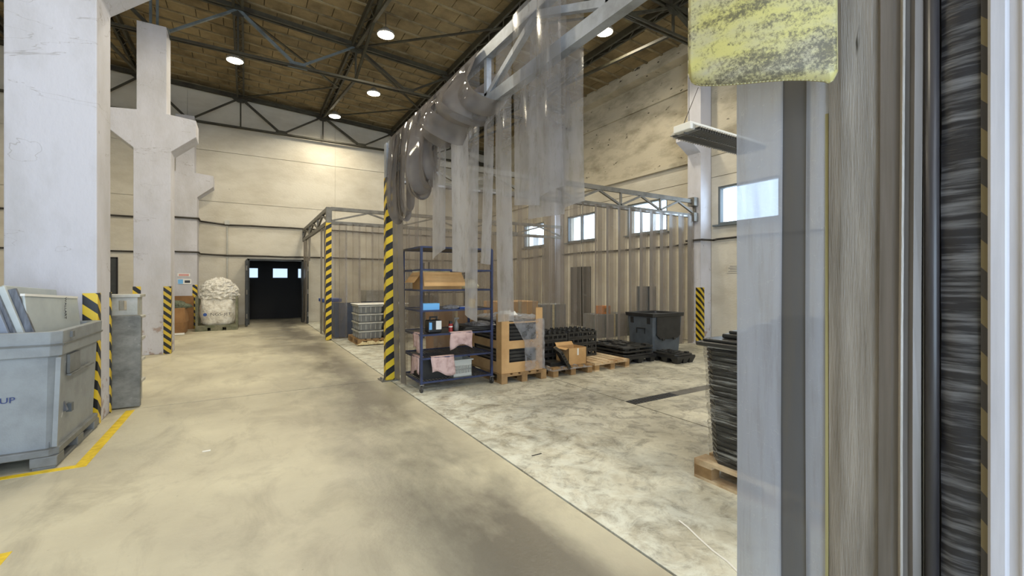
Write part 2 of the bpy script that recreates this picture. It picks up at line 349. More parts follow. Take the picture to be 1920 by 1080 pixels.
M['blue_bin'] = mat('blue_bin_plastic', lin(62,92,132), 0.5, c2=lin(50,78,112), scale=5)
M['yellow'] = mat('yellow_plastic', lin(228,180,40), 0.4)
M['red'] = mat('red_label', lin(150,40,36), 0.35)
M['white'] = mat('white_paper', lin(226,226,222), 0.6)
M['bottle'] = mat('grey_bottle', lin(120,120,116), 0.3)
M['orange'] = mat('orange_box', lin(206,130,62), 0.7)
M['bag'] = mat('white_woven_bag', lin(238,235,225), 0.45, c2=lin(200,194,180), scale=9, thr=(0.42,0.68), bump=0.03, bscale=12)
M['bagfilm'] = mat('crumpled_film', lin(242,240,234), 0.25, c2=lin(198,194,182), scale=14, thr=(0.42,0.66), bump=0.05, bscale=20)
M['cream'] = mat('cream_film', lin(214,202,160), 0.4, c2=lin(176,160,120), scale=12, bump=0.02, bscale=30)
M['olive'] = mat('olive_painted_steel', lin(92,96,70), 0.55, c2=lin(130,126,104), scale=7)
M['darkdoor'] = mat('dark_door', lin(40,42,40), 0.5, c2=lin(54,56,52), scale=4)
M['dark'] = mat('lobby_dark_frame_black', lin(14,14,15), 0.7)  # frame black; on lobby walls and door the colour stands in for darkness
M['doorpane'] = mat('sky_glow_pane', lin(150,190,230), 0.3, emis=((0.62,0.80,1.0,1), 1.1))  # glow painted into the pane stands in for sky beyond the door
M['ink'] = mat('blue_ink', lin(40,56,110), 0.6)
M['ink_k'] = mat('black_ink', lin(50,54,62), 0.6)
M['signred'] = mat('sign_red', lin(190,80,70), 0.6)
M['tape'] = mat('yellow_floor_tape', lin(232,202,40), 0.5, c2=lin(200,170,40), scale=12, coord='World')
M['winframe'] = mat('window_frame', lin(92,100,104), 0.5)
M['lampbody'] = mat('lamp_housing', lin(150,146,136), 0.5)
M['lens'] = mat('lamp_lens', (1,1,1,1), 0.4, emis=((1.0,0.90,0.66,1), 30))
M['fixture'] = mat('luminaire_reflector', lin(186,186,182), 0.28, metal=0.7)
M['fixture_w'] = mat('luminaire_end', lin(226,226,220), 0.5)
M['rubber_w'] = mat('wheel_rubber', lin(56,54,52), 0.6)
M['silver'] = mat('silver_steel', lin(150,150,150), 0.35, metal=0.8)
M['mossy'] = mat('shredded_green_film', lin(120,130,110), 0.5, c2=lin(70,80,66), scale=22, bump=0.04, bscale=30)
gl = bpy.data.materials.new('window_glass'); gl.use_nodes = True
_n = gl.node_tree.nodes; _t = _n.new('ShaderNodeBsdfTransparent'); _g = _n.new('ShaderNodeBsdfGlossy'); _g.inputs['Roughness'].default_value = 0.05
_m = _n.new('ShaderNodeMixShader'); _m.inputs[0].default_value = 0.06
gl.node_tree.links.new(_t.outputs[0], _m.inputs[1]); gl.node_tree.links.new(_g.outputs[0], _m.inputs[2]); gl.node_tree.links.new(_m.outputs[0], _n['Material Output'].inputs['Surface'])
M['glass'] = gl

def floor_material():
    m = bpy.data.materials.new('worn_concrete_floor'); m.use_nodes = True
    nt = m.node_tree; N = nt.nodes; L = nt.links; b = N['Principled BSDF']
    g = N.new('ShaderNodeNewGeometry'); sp = N.new('ShaderNodeSeparateXYZ'); L.new(g.outputs['Position'], sp.inputs[0])
    def noise(scale, detail=8, rough=0.6, st=(1,1,1), dist=0.0, rot=0.0):
        mp = N.new('ShaderNodeMapping'); mp.inputs['Scale'].default_value = st; mp.inputs['Rotation'].default_value = (0,0,rot)
        L.new(g.outputs['Position'], mp.inputs[0])
        n = N.new('ShaderNodeTexNoise'); n.inputs['Scale'].default_value = scale; n.inputs['Detail'].default_value = detail
        n.inputs['Roughness'].default_value = rough; n.inputs['Distortion'].default_value = dist; L.new(mp.outputs[0], n.inputs['Vector']); return n.outputs['Fac']
    def rng(s, a, b_, c=0, d=1):
        r = N.new('ShaderNodeMapRange'); r.inputs[1].default_value = a; r.inputs[2].default_value = b_; r.inputs[3].default_value = c; r.inputs[4].default_value = d
        L.new(s, r.inputs[0]); return r.outputs[0]
    def mix(f, a, c):
        x = N.new('ShaderNodeMix'); x.data_type = 'RGBA'
        for s, v in ((6, a), (7, c)):
            if isinstance(v, tuple): x.inputs[s].default_value = v
            else: L.new(v, x.inputs[s])
        L.new(f, x.inputs[0]); return x.outputs[2]
    def mul(a, c):
        x = N.new('ShaderNodeMath'); x.operation = 'MULTIPLY'
        for i, v in enumerate((a, c)):
            if isinstance(v, (int, float)): x.inputs[i].default_value = v
            else: L.new(v, x.inputs[i])
        return x.outputs[0]
    X = sp.outputs[0]
    # aisle side
    a = mix(rng(noise(0.55, 6), 0.35, 0.68), lin(206,201,178), lin(172,166,148))
    a = mix(mul(rng(noise(2.4, 9, 0.7, (1,0.5,1), 0.6, 0.5), 0.48, 0.68), 0.6), a, lin(146,140,124))
    # tyre-blackened lane next to the joint at X 1.9
    lane = mul(rng(X, 0.2, 1.2), rng(X, 1.85, 1.5))
    a = mix(mul(mul(lane, rng(noise(0.8, 7, 0.65, (1,0.5,1)), 0.34, 0.54)), 0.95), a, lin(116,111,100))
    # work bay side: blotchy, with pale worn-through paint by the joint
    c = mix(rng(noise(1.3, 9, 0.68, (1,1,1), 0.4), 0.38, 0.66), lin(206,203,186), lin(158,154,138))
    c = mix(mul(rng(noise(5.5, 10, 0.75, (1,1,1), 0.8), 0.47, 0.62), 0.75), c, lin(120,116,104))
    pale = mul(rng(X, 3.4, 1.9), rng(noise(4.0, 10, 0.75, (1,1,1), 0.5), 0.42, 0.6))
    c = mix(mul(pale, 0.85), c, lin(226,230,220))
    dark = rng(noise(7, 8, 0.8, (1,1,1), 1.5), 0.62, 0.7)
    c = mix(mul(dark, 0.65), c, lin(92,88,78))
    side = N.new('ShaderNodeMath'); side.operation = 'GREATER_THAN'; side.inputs[1].default_value = 1.875; L.new(X, side.inputs[0])
    f = mix(side.outputs[0], a, c)
    f = mix(mul(rng(noise(26, 4, 0.6), 0.70, 0.76), 0.6), f, lin(100,94,82))
    L.new(f, b.inputs['Base Color'])
    L.new(rng(noise(1.8, 8), 0.3, 0.7, 0.34, 0.62), b.inputs['Roughness'])
    bp = N.new('ShaderNodeBump'); bp.inputs['Distance'].default_value = 0.003; L.new(noise(30, 6), bp.inputs['Height']); L.new(bp.outputs[0], b.inputs['Normal'])
    return m
M['floor'] = floor_material()

# ------------------------------------------------------------------ shell
RX = 9.7; BY = 17.8; LX = -8.6; FY = -4.0
def roof(x): return 7.93 - 0.052*x
fl = struct('floor', MB().box(LX-.2, FY-.2, -0.25, RX+.2, 22.2, -0.02), M['joint'])
g_ = 0.009
for x0, y0, x1, y1 in ((LX, FY, 1.87, 6.72), (LX, 6.72, 1.87, 22), (1.87, FY, 4.06, 6.72), (1.87, 6.72, 4.06, 22), (4.06, FY, RX, 3.79), (4.06, 3.95, RX, 9.2), (4.06, 9.2, RX, 22)):
    obj('floor_slab', MB().box(x0+g_, y0+g_, -0.02, x1-g_, y1-g_, 0), M['floor'], fl)
# drain channel along Y 3.87, first stretch under a steel grating
obj('drain_channel', MB().box(4.9, 3.795, -0.019, RX, 3.945, -0.004), mat('oily_channel', lin(108,104,96), 0.5, c2=lin(80,76,70), scale=3, coord='World'), fl)
gr = MB()
for k in range(16): gr.box(4.08+k*0.052, 3.80, -0.018, 4.108+k*0.052, 3.94, -0.001)
gr.box(4.07,3.795,-0.018,4.9,3.805,0); gr.box(4.07,3.935,-0.018,4.9,3.945,0)
obj('drain_grate', gr, M['mesh'], fl)

def panels(parent, axis, fixed, us, zs, mats, t=0.03, skip=(), g=0.008):
    for i in range(len(us)-1):
        for j in range(len(zs)-1):
            u0, u1, z0, z1 = us[i]+g, us[i+1]-g, zs[j]+g, zs[j+1]-g
            rects = [(u0, z0, u1, z1)]
            for (a, b, c, d) in skip:
                nr = []
                for (p, q, r, s) in rects:
                    if a >= r or c <= p or b >= s or d <= q: nr.append((p,q,r,s)); continue
                    if p < a: nr.append((p,q,a,s))
                    if r > c: nr.append((c,q,r,s))
                    if q < b: nr.append((max(p,a),q,min(r,c),b))
                    if s > d: nr.append((max(p,a),d,min(r,c),s))
                rects = nr
            if not rects: continue
            mb = MB()
            for (p, q, r, s) in rects:
                if axis == 'y': mb.box(p, fixed-t, q, r, fixed, s)
                else: mb.box(fixed-t, p, q, fixed, r, s)
            obj('wall_panel', mb, mats(zs[j]), parent)
# back wall with the goods opening and, far left, a service door
OP = (0.08, 0.0, 1.77, 2.26); SD = (-4.3, 0.0, -3.37, 2.25)
def holed(axis, a0, a1, z0, z1, t0, t1, holes):
    mb = MB(); rects = [(a0, z0, a1, z1)]
    for (a,b,c,d) in holes:
        nr = []
        for (p,q,r,s) in rects:
            if a >= r or c <= p or b >= s or d <= q: nr.append((p,q,r,s)); continue
            if p < a: nr.append((p,q,a,s))
            if r > c: nr.append((c,q,r,s))
            if q < b: nr.append((max(p,a),q,min(r,c),b))
            if s > d: nr.append((max(p,a),d,min(r,c),s))
        rects = nr
    for (p,q,r,s) in rects:
        if axis == 'y': mb.box(p, t0, q, r, t1, s)
        else: mb.box(t0, p, q, t1, r, s)
    return mb
wb = struct('wall_back', holed('y', LX-.2, RX+.2, 0, 8.7, BY+0.03, BY+0.25, [OP]), M['wall'])
panels(wb, 'y', BY+0.03, [LX, -5.2, -1.64, 2.9, 6.2, RX], [0, 2.42, 4.2, 5.9, 8.6], lambda z: M['wall'] if z < 5.5 else M['wall'], skip=[OP, SD])
WH = [(a, 2.87, b, 3.78) for a, b in WIN_Y]
wr = struct('wall_right', holed('x', FY-.2, BY+.2, 0, 8.7, RX+0.03, RX+0.3, WH), M['wall'])
panels(wr, 'x', RX+0.03, [FY, 0.9, 6.6, 12.4, BY], [0, 4.03, 4.55, 6.45, 8.0], lambda z: M['wall'] if z < 4.2 else M['wall_upper'], skip=WH)
struct('trim_1', MB().box(RX-0.10, 6.95, 4.5, RX, 17.7, 4.62), M['wall_upper'])
struct('trim_2', MB().box(RX-0.06, FY, 6.42, RX, 17.7, 6.55), M['wall_upper'])
struct('trim_3', MB().box(RX-0.35, FY, 7.16, RX, 17.7, 7.62), M['wall_upper'])
struct('wall_left', MB().box(LX-.2, FY, 0, LX, BY, 8.7), M['wall'])
struct('wall_front', holed('y', LX-.2, RX+.2, 0, 8.7, FY-0.2, FY, [(-3.6, 0, 2.4, 3.9)]), M['wall'])
# the windows
for i, (a, b) in enumerate(WIN_Y):
    f = MB(); fr = 0.05
    f.box(RX+0.02, a, 2.87, RX+0.14, b, 2.87+fr); f.box(RX+0.02, a, 3.78-fr, RX+0.14, b, 3.78)
    f.box(RX+0.02, a, 2.87+fr, RX+0.14, a+fr, 3.78-fr); f.box(RX+0.02, b-fr, 2.87+fr, RX+0.14, b, 3.78-fr)
    if i == 2: f.box(RX+0.03, (a+b)/2-0.02, 2.87+fr, RX+0.13, (a+b)/2+0.02, 3.78-fr)
    o = struct('window_%d' % (i+1), f, M['winframe'])
    obj('pane', MB().box(RX+0.07, a+fr, 2.87+fr, RX+0.078, b-fr, 3.78-fr), M['glass'], o)
    obj('window_sill', MB().box(RX-0.10, a-0.08, 2.82, RX+0.1, b+0.08, 2.86), M['winframe'], o)
# wall columns (pilasters) with corbels
def pilaster_right(y0, n):
    mb = MB().box(9.3, y0, 0, 9.7, y0+0.36, 7.16)
    mb.add([(9.3,y0,4.6),(9.3,y0,5.05),(8.86,y0,5.05),(8.86,y0,4.85), (9.3,y0+.36,4.6),(9.3,y0+.36,5.05),(8.86,y0+.36,5.05),(8.86,y0+.36,4.85)],
           [(0,1,2,3),(7,6,5,4),(0,3,7,4),(3,2,6,7),(2,1,5,6),(1,0,4,5)])
    return struct('trim_%d' % n, mb, M['column'])
pilaster_right(6.6, 4); pilaster_right(12.4, 5); pilaster_right(0.9, 6)
def column_mb(y0, y1, xl=-1.94, xr=-1.34, u=0.0):
    return MB().prism_xz([(xl,0),(xr,0),(xr,4.2+u),(xr+.43,4.58+u),(xr+.43,4.93+u),(xr-.07,4.98+u),(xr-.07,6.78),(xl+.05,6.78),(xl+.05,4.98+u),(xl-.5,4.93+u),(xl-.5,4.62+u),(xl,4.2+u)], y0, y1)
struct('trim_7', column_mb(17.2, BY+0.02), M['column'])
tag(obj('concrete_column', column_mb(6.15, 6.69, -2.0, -1.33, 0.33), M['column'], bevel=0.012), 'thick white painted concrete column close on the left, behind the open grey container', 'column')
tag(obj('concrete_column', column_mb(11.47, 12.05), M['column'], bevel=0.012), 'white cross-shaped concrete column with corbels further back, standing clear on the aisle floor', 'column')

# ceiling: soffit, blocks between ribs
def slopebox(mb, x0, y0, x1, y1, lo, hi):
    z00, z01 = roof(x0)+lo, roof(x1)+lo; z10, z11 = roof(x0)+hi, roof(x1)+hi
    mb.add([(x0,y0,z00),(x1,y0,z01),(x1,y1,z01),(x0,y1,z00),(x0,y0,z10),(x1,y0,z11),(x1,y1,z11),(x0,y1,z10)],
           [(0,3,2,1),(4,5,6,7),(0,1,5,4),(1,2,6,5),(2,3,7,6),(3,0,4,7)])
ce = struct('ceiling', (lambda m: (slopebox(m, LX-.2, FY-.2, RX+.2, BY+.3, 0.06, 0.30), m)[1])(MB()), M['soffit'])
rest = MB(); PX = 0.56; PY = 0.50; cells = []
ny = int((BY-FY)/PY); nx = int((RX-LX)/PX)
yaw = math.radians(31.3)
for j in range(ny):
    y = BY-0.02 - (j+1)*PY
    for i in range(nx):
        x = LX + i*PX + (PX/2 if j % 2 else 0)
        if x + PX > RX: continue
        c = Vector((x+PX/2, y+PY/2, roof(x)))
        lat = c.x*math.cos(yaw)-c.y*math.sin(yaw); d = c.x*math.sin(yaw)+c.y*math.cos(yaw)
        vis = d > 3 and abs(lat/d) < 1.12 and (c.z-1.5)/d < 0.66 and 960+820*lat/d > 190 and 960+820*lat/d < 1300
        cells.append((0 if vis else 1, d, x, y))
cells.sort()
for n, (iv, d, x, y) in enumerate(cells):
    lo = 0.03 + R.uniform(-0.008, 0.008)
    if n < 295 and iv == 0:
        m = MB(); slopebox(m, x+0.008, y+0.03, x+PX-0.008, y+PY-0.03, lo, 0.06); obj('ceiling_block', m, M['block'], ce)
    else: slopebox(rest, x+0.008, y+0.03, x+PX-0.008, y+PY-0.03, lo, 0.06)
o = obj('ceiling_block_field', rest, M['block'], ce); o['kind'] = 'stuff'
for j in range(ny+1):
    y = BY-0.02-j*PY
    m = MB(); slopebox(m, LX, y-0.028, RX, y+0.028, 0.0, 0.06); obj('ceiling_rib', m, M['rib'], ce)

# ------------------------------------------------------------------ roof steel
NODE_T = [-5.4, -2.77, -0.16, 2.45, 5.1, 7.8]; NODE_B = [-4.1, -1.6, 1.08, 3.83, 6.45, 9.2]
TY = [17.6, 11.9, 6.2, 0.4]
TL = ['roof truss lying against the back wall', 'roof truss carried by the cross-shaped middle column', 'roof truss nearest the photographer, passing above the draped plastic strips', 'roof truss directly above the photographer']
def truss(y, label, m1, first_grey=False):
    t = thing('roof_truss', label, 'truss', (0, y, 6.75), group='steel roof trusses')
    zb = 6.76
    for dy in (-0.05, 0.05):
        obj('bottom_chord', MB().beam((LX, y+dy, zb), (9.7, y+dy, zb), 0.035, 0.05), m1, t)
    for dy in (-0.06, 0.06):
        obj('top_chord', MB().beam((LX, y+dy, roof(LX)-0.14), (RX, y+dy, roof(RX)-0.14), 0.06, 0.10), m1, t)
    tn = [(x, y, roof(x)-0.16) for x in NODE_T]; bn = [(x, y, zb) for x in NODE_B]
    seq = []
    for k in range(6):
        seq.append(tn[k]); seq.append(bn[k])
    for k in range(len(seq)-1):
        grey = first_grey and k in (3, 4, 5)
        wd = 0.08 if (k % 2 == 0) else 0.06
        obj('diagonal', MB().beam(seq[k], seq[k+1], wd, wd*0.8), M['truss_grey'] if grey else m1, t)
    for x in NODE_T[1:]:
        obj('post', MB().beam((x, y, zb), (x, y, roof(x)-0.16), 0.045, 0.045), m1, t)
    for x, yy, z in bn:
        obj('gusset_plate', MB().prism_xz([(x-.22,z-.03),(x+.22,z-.03),(x+.16,z+.12),(x-.16,z+.12)], y-0.012, y+0.012), M['truss_grey'] if (first_grey and abs(x-1.08) < .1) else m1, t)
    for x, yy, z in tn:
        obj('gusset_plate', MB().prism_xz([(x-.2,z+.08),(x-.24,z-.06),(x-.08,z-.16),(x+.08,z-.16),(x+.24,z-.06),(x+.2,z+.08)], y-0.014, y+0.014), m1, t)
    return t
for i, y in enumerate(TY): truss(y, TL[i], M['truss'], first_grey=(i == 1))
# heavy bearing bars on top of the middle column
t = thing('column_head_bracket', 'grey steel bracket plate and upright bars on top of the cross-shaped column', 'bracket', (-1.65, 11.8, 6.78))
obj('bearing_plate', MB().box(-1.87, 11.62, 6.79, -1.40, 12.0, 6.83), M['truss_grey'], t)
for dx in (-0.05, 0.06): obj('upright_bar', MB().beam((-1.65+dx, 11.7, 6.83), (-1.65+dx, 11.7, 7.95), 0.045), M['truss_grey'], t)
# longitudinal beams along Y with sway braces down to the trusses
BL = {-2.77: 'lengthwise roof beam left of the cross-shaped column', -0.16: 'lengthwise roof beam just right of the cross-shaped column', 2.45: 'lengthwise roof beam above the middle of the aisle', 5.1: 'lengthwise roof beam passing over the corner post of the plastic curtain', 7.8: 'lengthwise roof beam nearest the right wall', -5.4: 'lengthwise roof beam furthest left'}
for x in NODE_T:
    z = roof(x)-0.10
    t = thing('roof_beam', BL[x], 'beam', (x, 7, z), group='lengthwise roof beams')
    for dx in (-0.09, 0.09): obj('beam_flange', MB().beam((x+dx, FY, z), (x+dx, 17.5, z), 0.05, 0.16), M['truss'], t)
    lace = MB(); y = FY; s = 1
    while y < 17.2:
        lace.beam((x-0.09*s, y, z-0.07), (x+0.09*s, y+0.35, z-0.07), 0.02, 0.012); y += 0.35; s = -s
    obj('lacing', lace, M['truss'], t)
    if x in (2.45, 7.8, -2.77):
        for ya, yb in ((17.6, 11.9), (11.9, 6.2)):
            obj('sway_brace', MB().beam((x, ya-.05, z-0.1), (x, yb+.05, 6.8), 0.07, 0.06), M['truss'], t)
        obj('sway_brace', MB().beam((x, 11.85, 6.8), (x, 9.0, z-0.08), 0.06, 0.06), M['truss'], t)
k = 0
names = ['thin flat roof brace crossing from the middle column bay to the centre beam', 'thin flat roof brace ending at the back wall above the column', 'thin flat roof brace between centre and curtain beams at the back', 'thin flat roof brace right of centre in the middle bay', 'thin flat roof brace in the near bay left of the aisle', 'thin flat roof brace in the near bay right of the aisle', 'thin flat roof brace by the right wall in the near bay', 'thin flat roof brace by the right wall in the back bay']
for a, b in (((-.16,11.9),(2.45,14.6)), ((-.16,17.5),(2.45,14.6)), ((2.45,17.5),(5.1,14.6)), ((2.45,11.9),(5.1,14.6)), ((-.16,6.2),(2.45,9.0)), ((2.45,11.9),(5.1,9.0)), ((7.8,6.2),(5.1,9.0)), ((5.1,14.6),(7.8,17.5))):
    tag(obj('roof_brace', MB().beam((a[0],a[1],roof(a[0])-.18),(b[0],b[1],roof(b[0])-.18),0.06,0.03), M['truss']), names[k], 'brace', 'flat roof braces'); k += 1

# ------------------------------------------------------------------ high bay lamps
def lamp(x, y, label):
    t = thing('high_bay_lamp', label, 'lamp', (x, y, LAMP_Z), 'round high bay lamps under the roof')
    obj('housing', MB().lathe((x,y,LAMP_Z), [(0.19,0.0),(0.205,0.0),(0.20,0.05),(0.12,0.09),(0.06,0.17),(0.02,0.19)], 20), M['lampbody'], t, smooth=True)
    obj('lens', MB().lathe((x,y,LAMP_Z), [(0.185,0.004),(0.185,-0.004),(0.15,-0.02),(0.05,-0.03)], 20), M['lens'], t)
    obj('hanging_rod', MB().cyl((x,y,LAMP_Z+0.18), (x,y,roof(x)), 0.008, 6), M['cable'], t)
    d = bpy.data.lights.new('lamp_light', 'SPOT'); d.energy = LAMP_W*4; d.color = LAMP_COL; d.shadow_soft_size = 0.18
    d.spot_size = math.radians(172); d.spot_blend = 0.5
    lo = bpy.data.objects.new('lamp_light', d); COL.objects.link(lo); lo.parent = t; lo.location = (0,0,-0.06)
LL = ['lit round ceiling lamp above the aisle, highest in the picture over the roof centre', 'lit round ceiling lamp in the back bay, second from the back wall', 'lit round ceiling lamp closest to the back wall', 'lit round ceiling lamp beside the upper shaft of the cross-shaped column', 'lit round ceiling lamp seen under the curtain frame near the right wall']
for i, (x, y) in enumerate(LAMPS): lamp(x, y, LL[i] if i < len(LL) else 'round ceiling lamp outside the picture, '+['over the aisle by the near column','over the entrance side of the aisle','above the right-hand work bay','behind the photographer on the left','in the far left bay at the back','in the far left bay at the front','behind the photographer on the right'][i-5])

# ------------------------------------------------------------------ cables on the walls
def cable(name, pts, r, m, label, cat='cable'):
    mb = MB()
    for a, b in zip(pts[:-1], pts[1:]): mb.cyl(a, b, r, 6)
    return tag(obj(name, mb, m, smooth=True), label, cat)
def wavy(axis, fixed, a, b, z, n, amp):
    out = []
    for k in range(n+1):
        u = a+(b-a)*k/n; zz = z + R.uniform(-amp, amp)
        out.append((u, fixed, zz) if axis == 'y' else (fixed, u, zz))
    return out
cable('wall_cable', [(LX, BY-.05, 3.55), (-2.2, BY-.05, 3.52), (-2.2, 17.15, 3.52), (-1.3, 17.15, 3.52), (-1.3, BY-.05, 3.5)] + wavy('y', BY-.05, -0.5, 9.6, 3.44, 16, 0.02), 0.03, M['cable'], 'upper black cable run clipped along the back wall', 'cable')
cable('wall_cable', [(LX, BY-.05, 2.44), (-2.2, BY-.05, 2.44), (-2.2, 17.15, 2.44), (-1.3, 17.15, 2.44), (-1.3, BY-.05, 2.42)] + wavy('y', BY-.05, -0.5, 9.6, 2.40, 18, 0.02), 0.026, M['cable'], 'lower black cable run along the back wall just above the dark doorway')
cable('wall_cable', wavy('x', RX-.05, 17.6, 7.1, 2.45, 14, 0.03)+[(RX-.05,7.0,2.5),(9.26,6.98,2.5),(9.26,6.55,2.5),(RX-.05,6.5,2.5)]+wavy('x', RX-.05, 6.4, -1, 2.52, 8, 0.015), 0.026, M['cable'], 'black cable run along the right wall under the windows')
tag(obj('wall_conduit', MB().cyl((0.35-0.9, BY-0.02, 1.2), (0.35-0.9, BY-0.02, 3.5), 0.025, 8).box(-0.62, BY-0.09, 3.44, -0.48, BY, 3.58), M['lightgrey']), 'pale vertical conduit on the back wall above the white bulk bag', 'conduit')

# ------------------------------------------------------------------ dark goods opening with a lobby behind
lob = MB()
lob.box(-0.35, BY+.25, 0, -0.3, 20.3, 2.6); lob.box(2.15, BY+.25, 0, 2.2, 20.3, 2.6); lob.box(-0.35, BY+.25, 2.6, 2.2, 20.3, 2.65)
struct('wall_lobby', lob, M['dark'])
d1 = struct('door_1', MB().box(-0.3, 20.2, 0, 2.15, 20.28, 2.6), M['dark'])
for x0, x1 in ((-0.12, 0.40), (0.93, 1.45), (1.85, 2.1)):
    obj('pane', MB().box(x0, 20.17, 1.66, x1, 20.2, 2.03), M['doorpane'], d1)
    fr = MB(); fr.box(x0-.03,20.15,1.63,x1+.03,20.17,1.66); fr.box(x0-.03,20.15,2.03,x1+.03,20.17,2.06); fr.box(x0-.03,20.15,1.66,x0,20.17,2.03); fr.box(x1,20.15,1.66,x1+.03,20.17,2.03)
    obj('pane_frame', fr, M['dark'], d1)
fr = MB(); fr.box(0.03, BY-.05, 0, 0.10, BY+.25, 2.30); fr.box(1.75, BY-.05, 0, 1.82, BY+.25, 2.30); fr.box(0.03, BY-.05, 2.24, 1.82, BY+.25, 2.30)
struct('trim_8', fr, M['darkdoor'])
def leaf(x, n):
    d = struct('door_%d' % n, MB().box(x-0.03, 16.95, 0.03, x+0.03, BY-.06, 2.24), M['darkdoor'])
    obj('lock_rod', MB().cyl((x-0.045, 16.99, 0.05), (x-0.045, 16.99, 2.2), 0.014, 8), M['silver'], d)
    for z in (0.35, 1.15, 1.95): obj('hinge', MB().cyl((x, 16.93, z-.08), (x, 16.93, z+.08), 0.025, 8), M['silver'], d)
leaf(0.02, 2); leaf(1.86, 3)
sd = struct('door_4', MB().box(SD[0]+.04, BY-.02, 0, SD[2]-.04, BY+.02, 2.21), M['darkdoor'])
obj('door_frame', MB().box(SD[0], BY-.03, 0, SD[0]+.04, BY+.03, 2.25).box(SD[2]-.04, BY-.03, 0, SD[2], BY+.03, 2.25).box(SD[0], BY-.03, 2.21, SD[2], BY+.03, 2.25), M['dark'], sd)
obj('handle', MB().cyl((-3.5, BY-.07, 1.05), (-3.62, BY-.07, 1.05), 0.01, 6), M['silver'], sd)
rd = struct('door_5', MB().box(RX-.05, 10.95, 0, RX+.02, 11.95, 2.0), M['darkdoor'])
obj('handle', MB().cyl((RX-.1, 11.05, 1.05), (RX-.1, 11.17, 1.05), 0.01, 6), M['silver'], rd)

# ------------------------------------------------------------------ frames with lattice girders
def girder(t, p, q, zt, zb, m, w=0.06, step=0.8):
    p = Vector(p); q = Vector(q); L = (q-p).length; d = (q-p)/L
    obj('top_rail', MB().beam((p.x,p.y,zt-w/2), (q.x,q.y,zt-w/2), w, w*1.5), m, t)
    obj('bottom_rail', MB().beam((p.x,p.y,zb+w/2), (q.x,q.y,zb+w/2), w, w*1.5), m, t)
    n = max(2, int(round(L/step))); n += n % 2
    for k in range(n):
        a = p + d*L*k/n; b = p + d*L*(k+1)/n
        za, zb_ = (zt-w*1.3, zb+w*1.3) if k % 2 else (zb+w*1.3, zt-w*1.3)
        obj('diagonal', MB().beam((a.x,a.y,za), (b.x,b.y,zb_), w*0.7), m, t)
        if k % 2 == 0 : obj('upright', MB().beam((a.x,a.y,zb+w), (a.x,a.y,zt-w), w*0.7), m, t)
    e = q; obj('upright', MB().beam((e.x,e.y,zb+w), (e.x,e.y,zt-w), w), m, t)
XN = 1.87
hz = stripes('hazard_up_right', (-0.62, 0.62, 1.0), 0.21)
hz_d = stripes('hazard_down_right', (0.9, 0.9, 1.0), 0.20)
hz_s = stripes('hazard_down_right_fine', (0.9, -0.9, 1.0), 0.16, c1=lin(200,172,50))
nf = thing('curtain_frame', 'near grey lattice frame over a black and yellow striped corner post carrying plastic strips', 'frame', (XN, 6.69, 0))
obj('post', MB().box(XN-.06, 6.63, 3.08, XN+.06, 6.75, 3.6), M['frame'], nf)
obj('striped_post', MB().box(XN-.065, 6.625, 0.01, XN+.065, 6.755, 3.08), hz, nf, bevel=0.004)
obj('foot_plate', MB().box(XN-.14, 6.57, 0, XN+.12, 6.83, 0.012), M['frame_dark'], nf)
bolt = MB()
for dx, dy in ((-.11,-.03),(.09,-.03),(-.11,.11),(.09,.11)): bolt.cyl((XN+dx,6.69+dy-.04,.012),(XN+dx,6.69+dy-.04,.04),0.012,6)
obj('foot_bolts', bolt, M['silver'], nf)
girder(nf, (XN, 6.63), (XN, -1.2), 3.60, 3.08, M['frame'], w=0.07, step=0.85)
girder(nf, (XN, 6.75), (9.28, 6.75), 3.46, 3.05, M['frame_dark'], w=0.06, step=0.62)
obj('wall_bracket', MB().box(9.14, 6.66, 2.95, 9.29, 6.84, 3.15), M['frame_dark'], nf); obj('wall_bracket', MB().box(9.14, 6.66, 3.32, 9.29, 6.84, 3.52), M['frame_dark'], nf)
ff = thing('curtain_frame', 'far grey lattice frame with striped corner post beside the dark doorway', 'frame', (1.8, 12, 0))
obj('striped_post', MB().box(1.735, 11.94, 0.01, 1.865, 12.06, 3.0), hz, ff, bevel=0.004)
obj('post', MB().box(1.74, 11.94, 3.0, 1.86, 12.06, 3.4), M['frame_dark'], ff)
girder(ff, (1.80, 12.06), (1.80, 17.7), 3.40, 2.98, M['frame_dark'], w=0.07, step=0.9)
girder(ff, (1.86, 12.0), (9.3, 12.0), 3.40, 2.98, M['frame_dark'], w=0.06, step=0.95)

# ------------------------------------------------------------------ plastic strips
def strip(parent, axis, fixed, u0, u1, z0, z1, m, off=0.0, curl=0.012, sway=0.0, nz=6, cut=0.0, name='strip'):
    rows = []
    for k in range(nz+1):
        f = k/nz; z = z1 + (z0-z1)*f; sw = sway*f*f
        row = []
        for j in range(4):
            g = j/3; u = u0+(u1-u0)*g
            p = fixed + off + curl*math.sin(PI*g) + sw + 0.006*math.sin(5*f+u0*9)
            zz = z + (cut*(g-0.5) if k == nz else 0)
            row.append((p, u, zz) if axis == 'x' else (u, p, zz))
        rows.append(row)
    return obj(name, MB().grid(rows), m, parent, smooth=True)
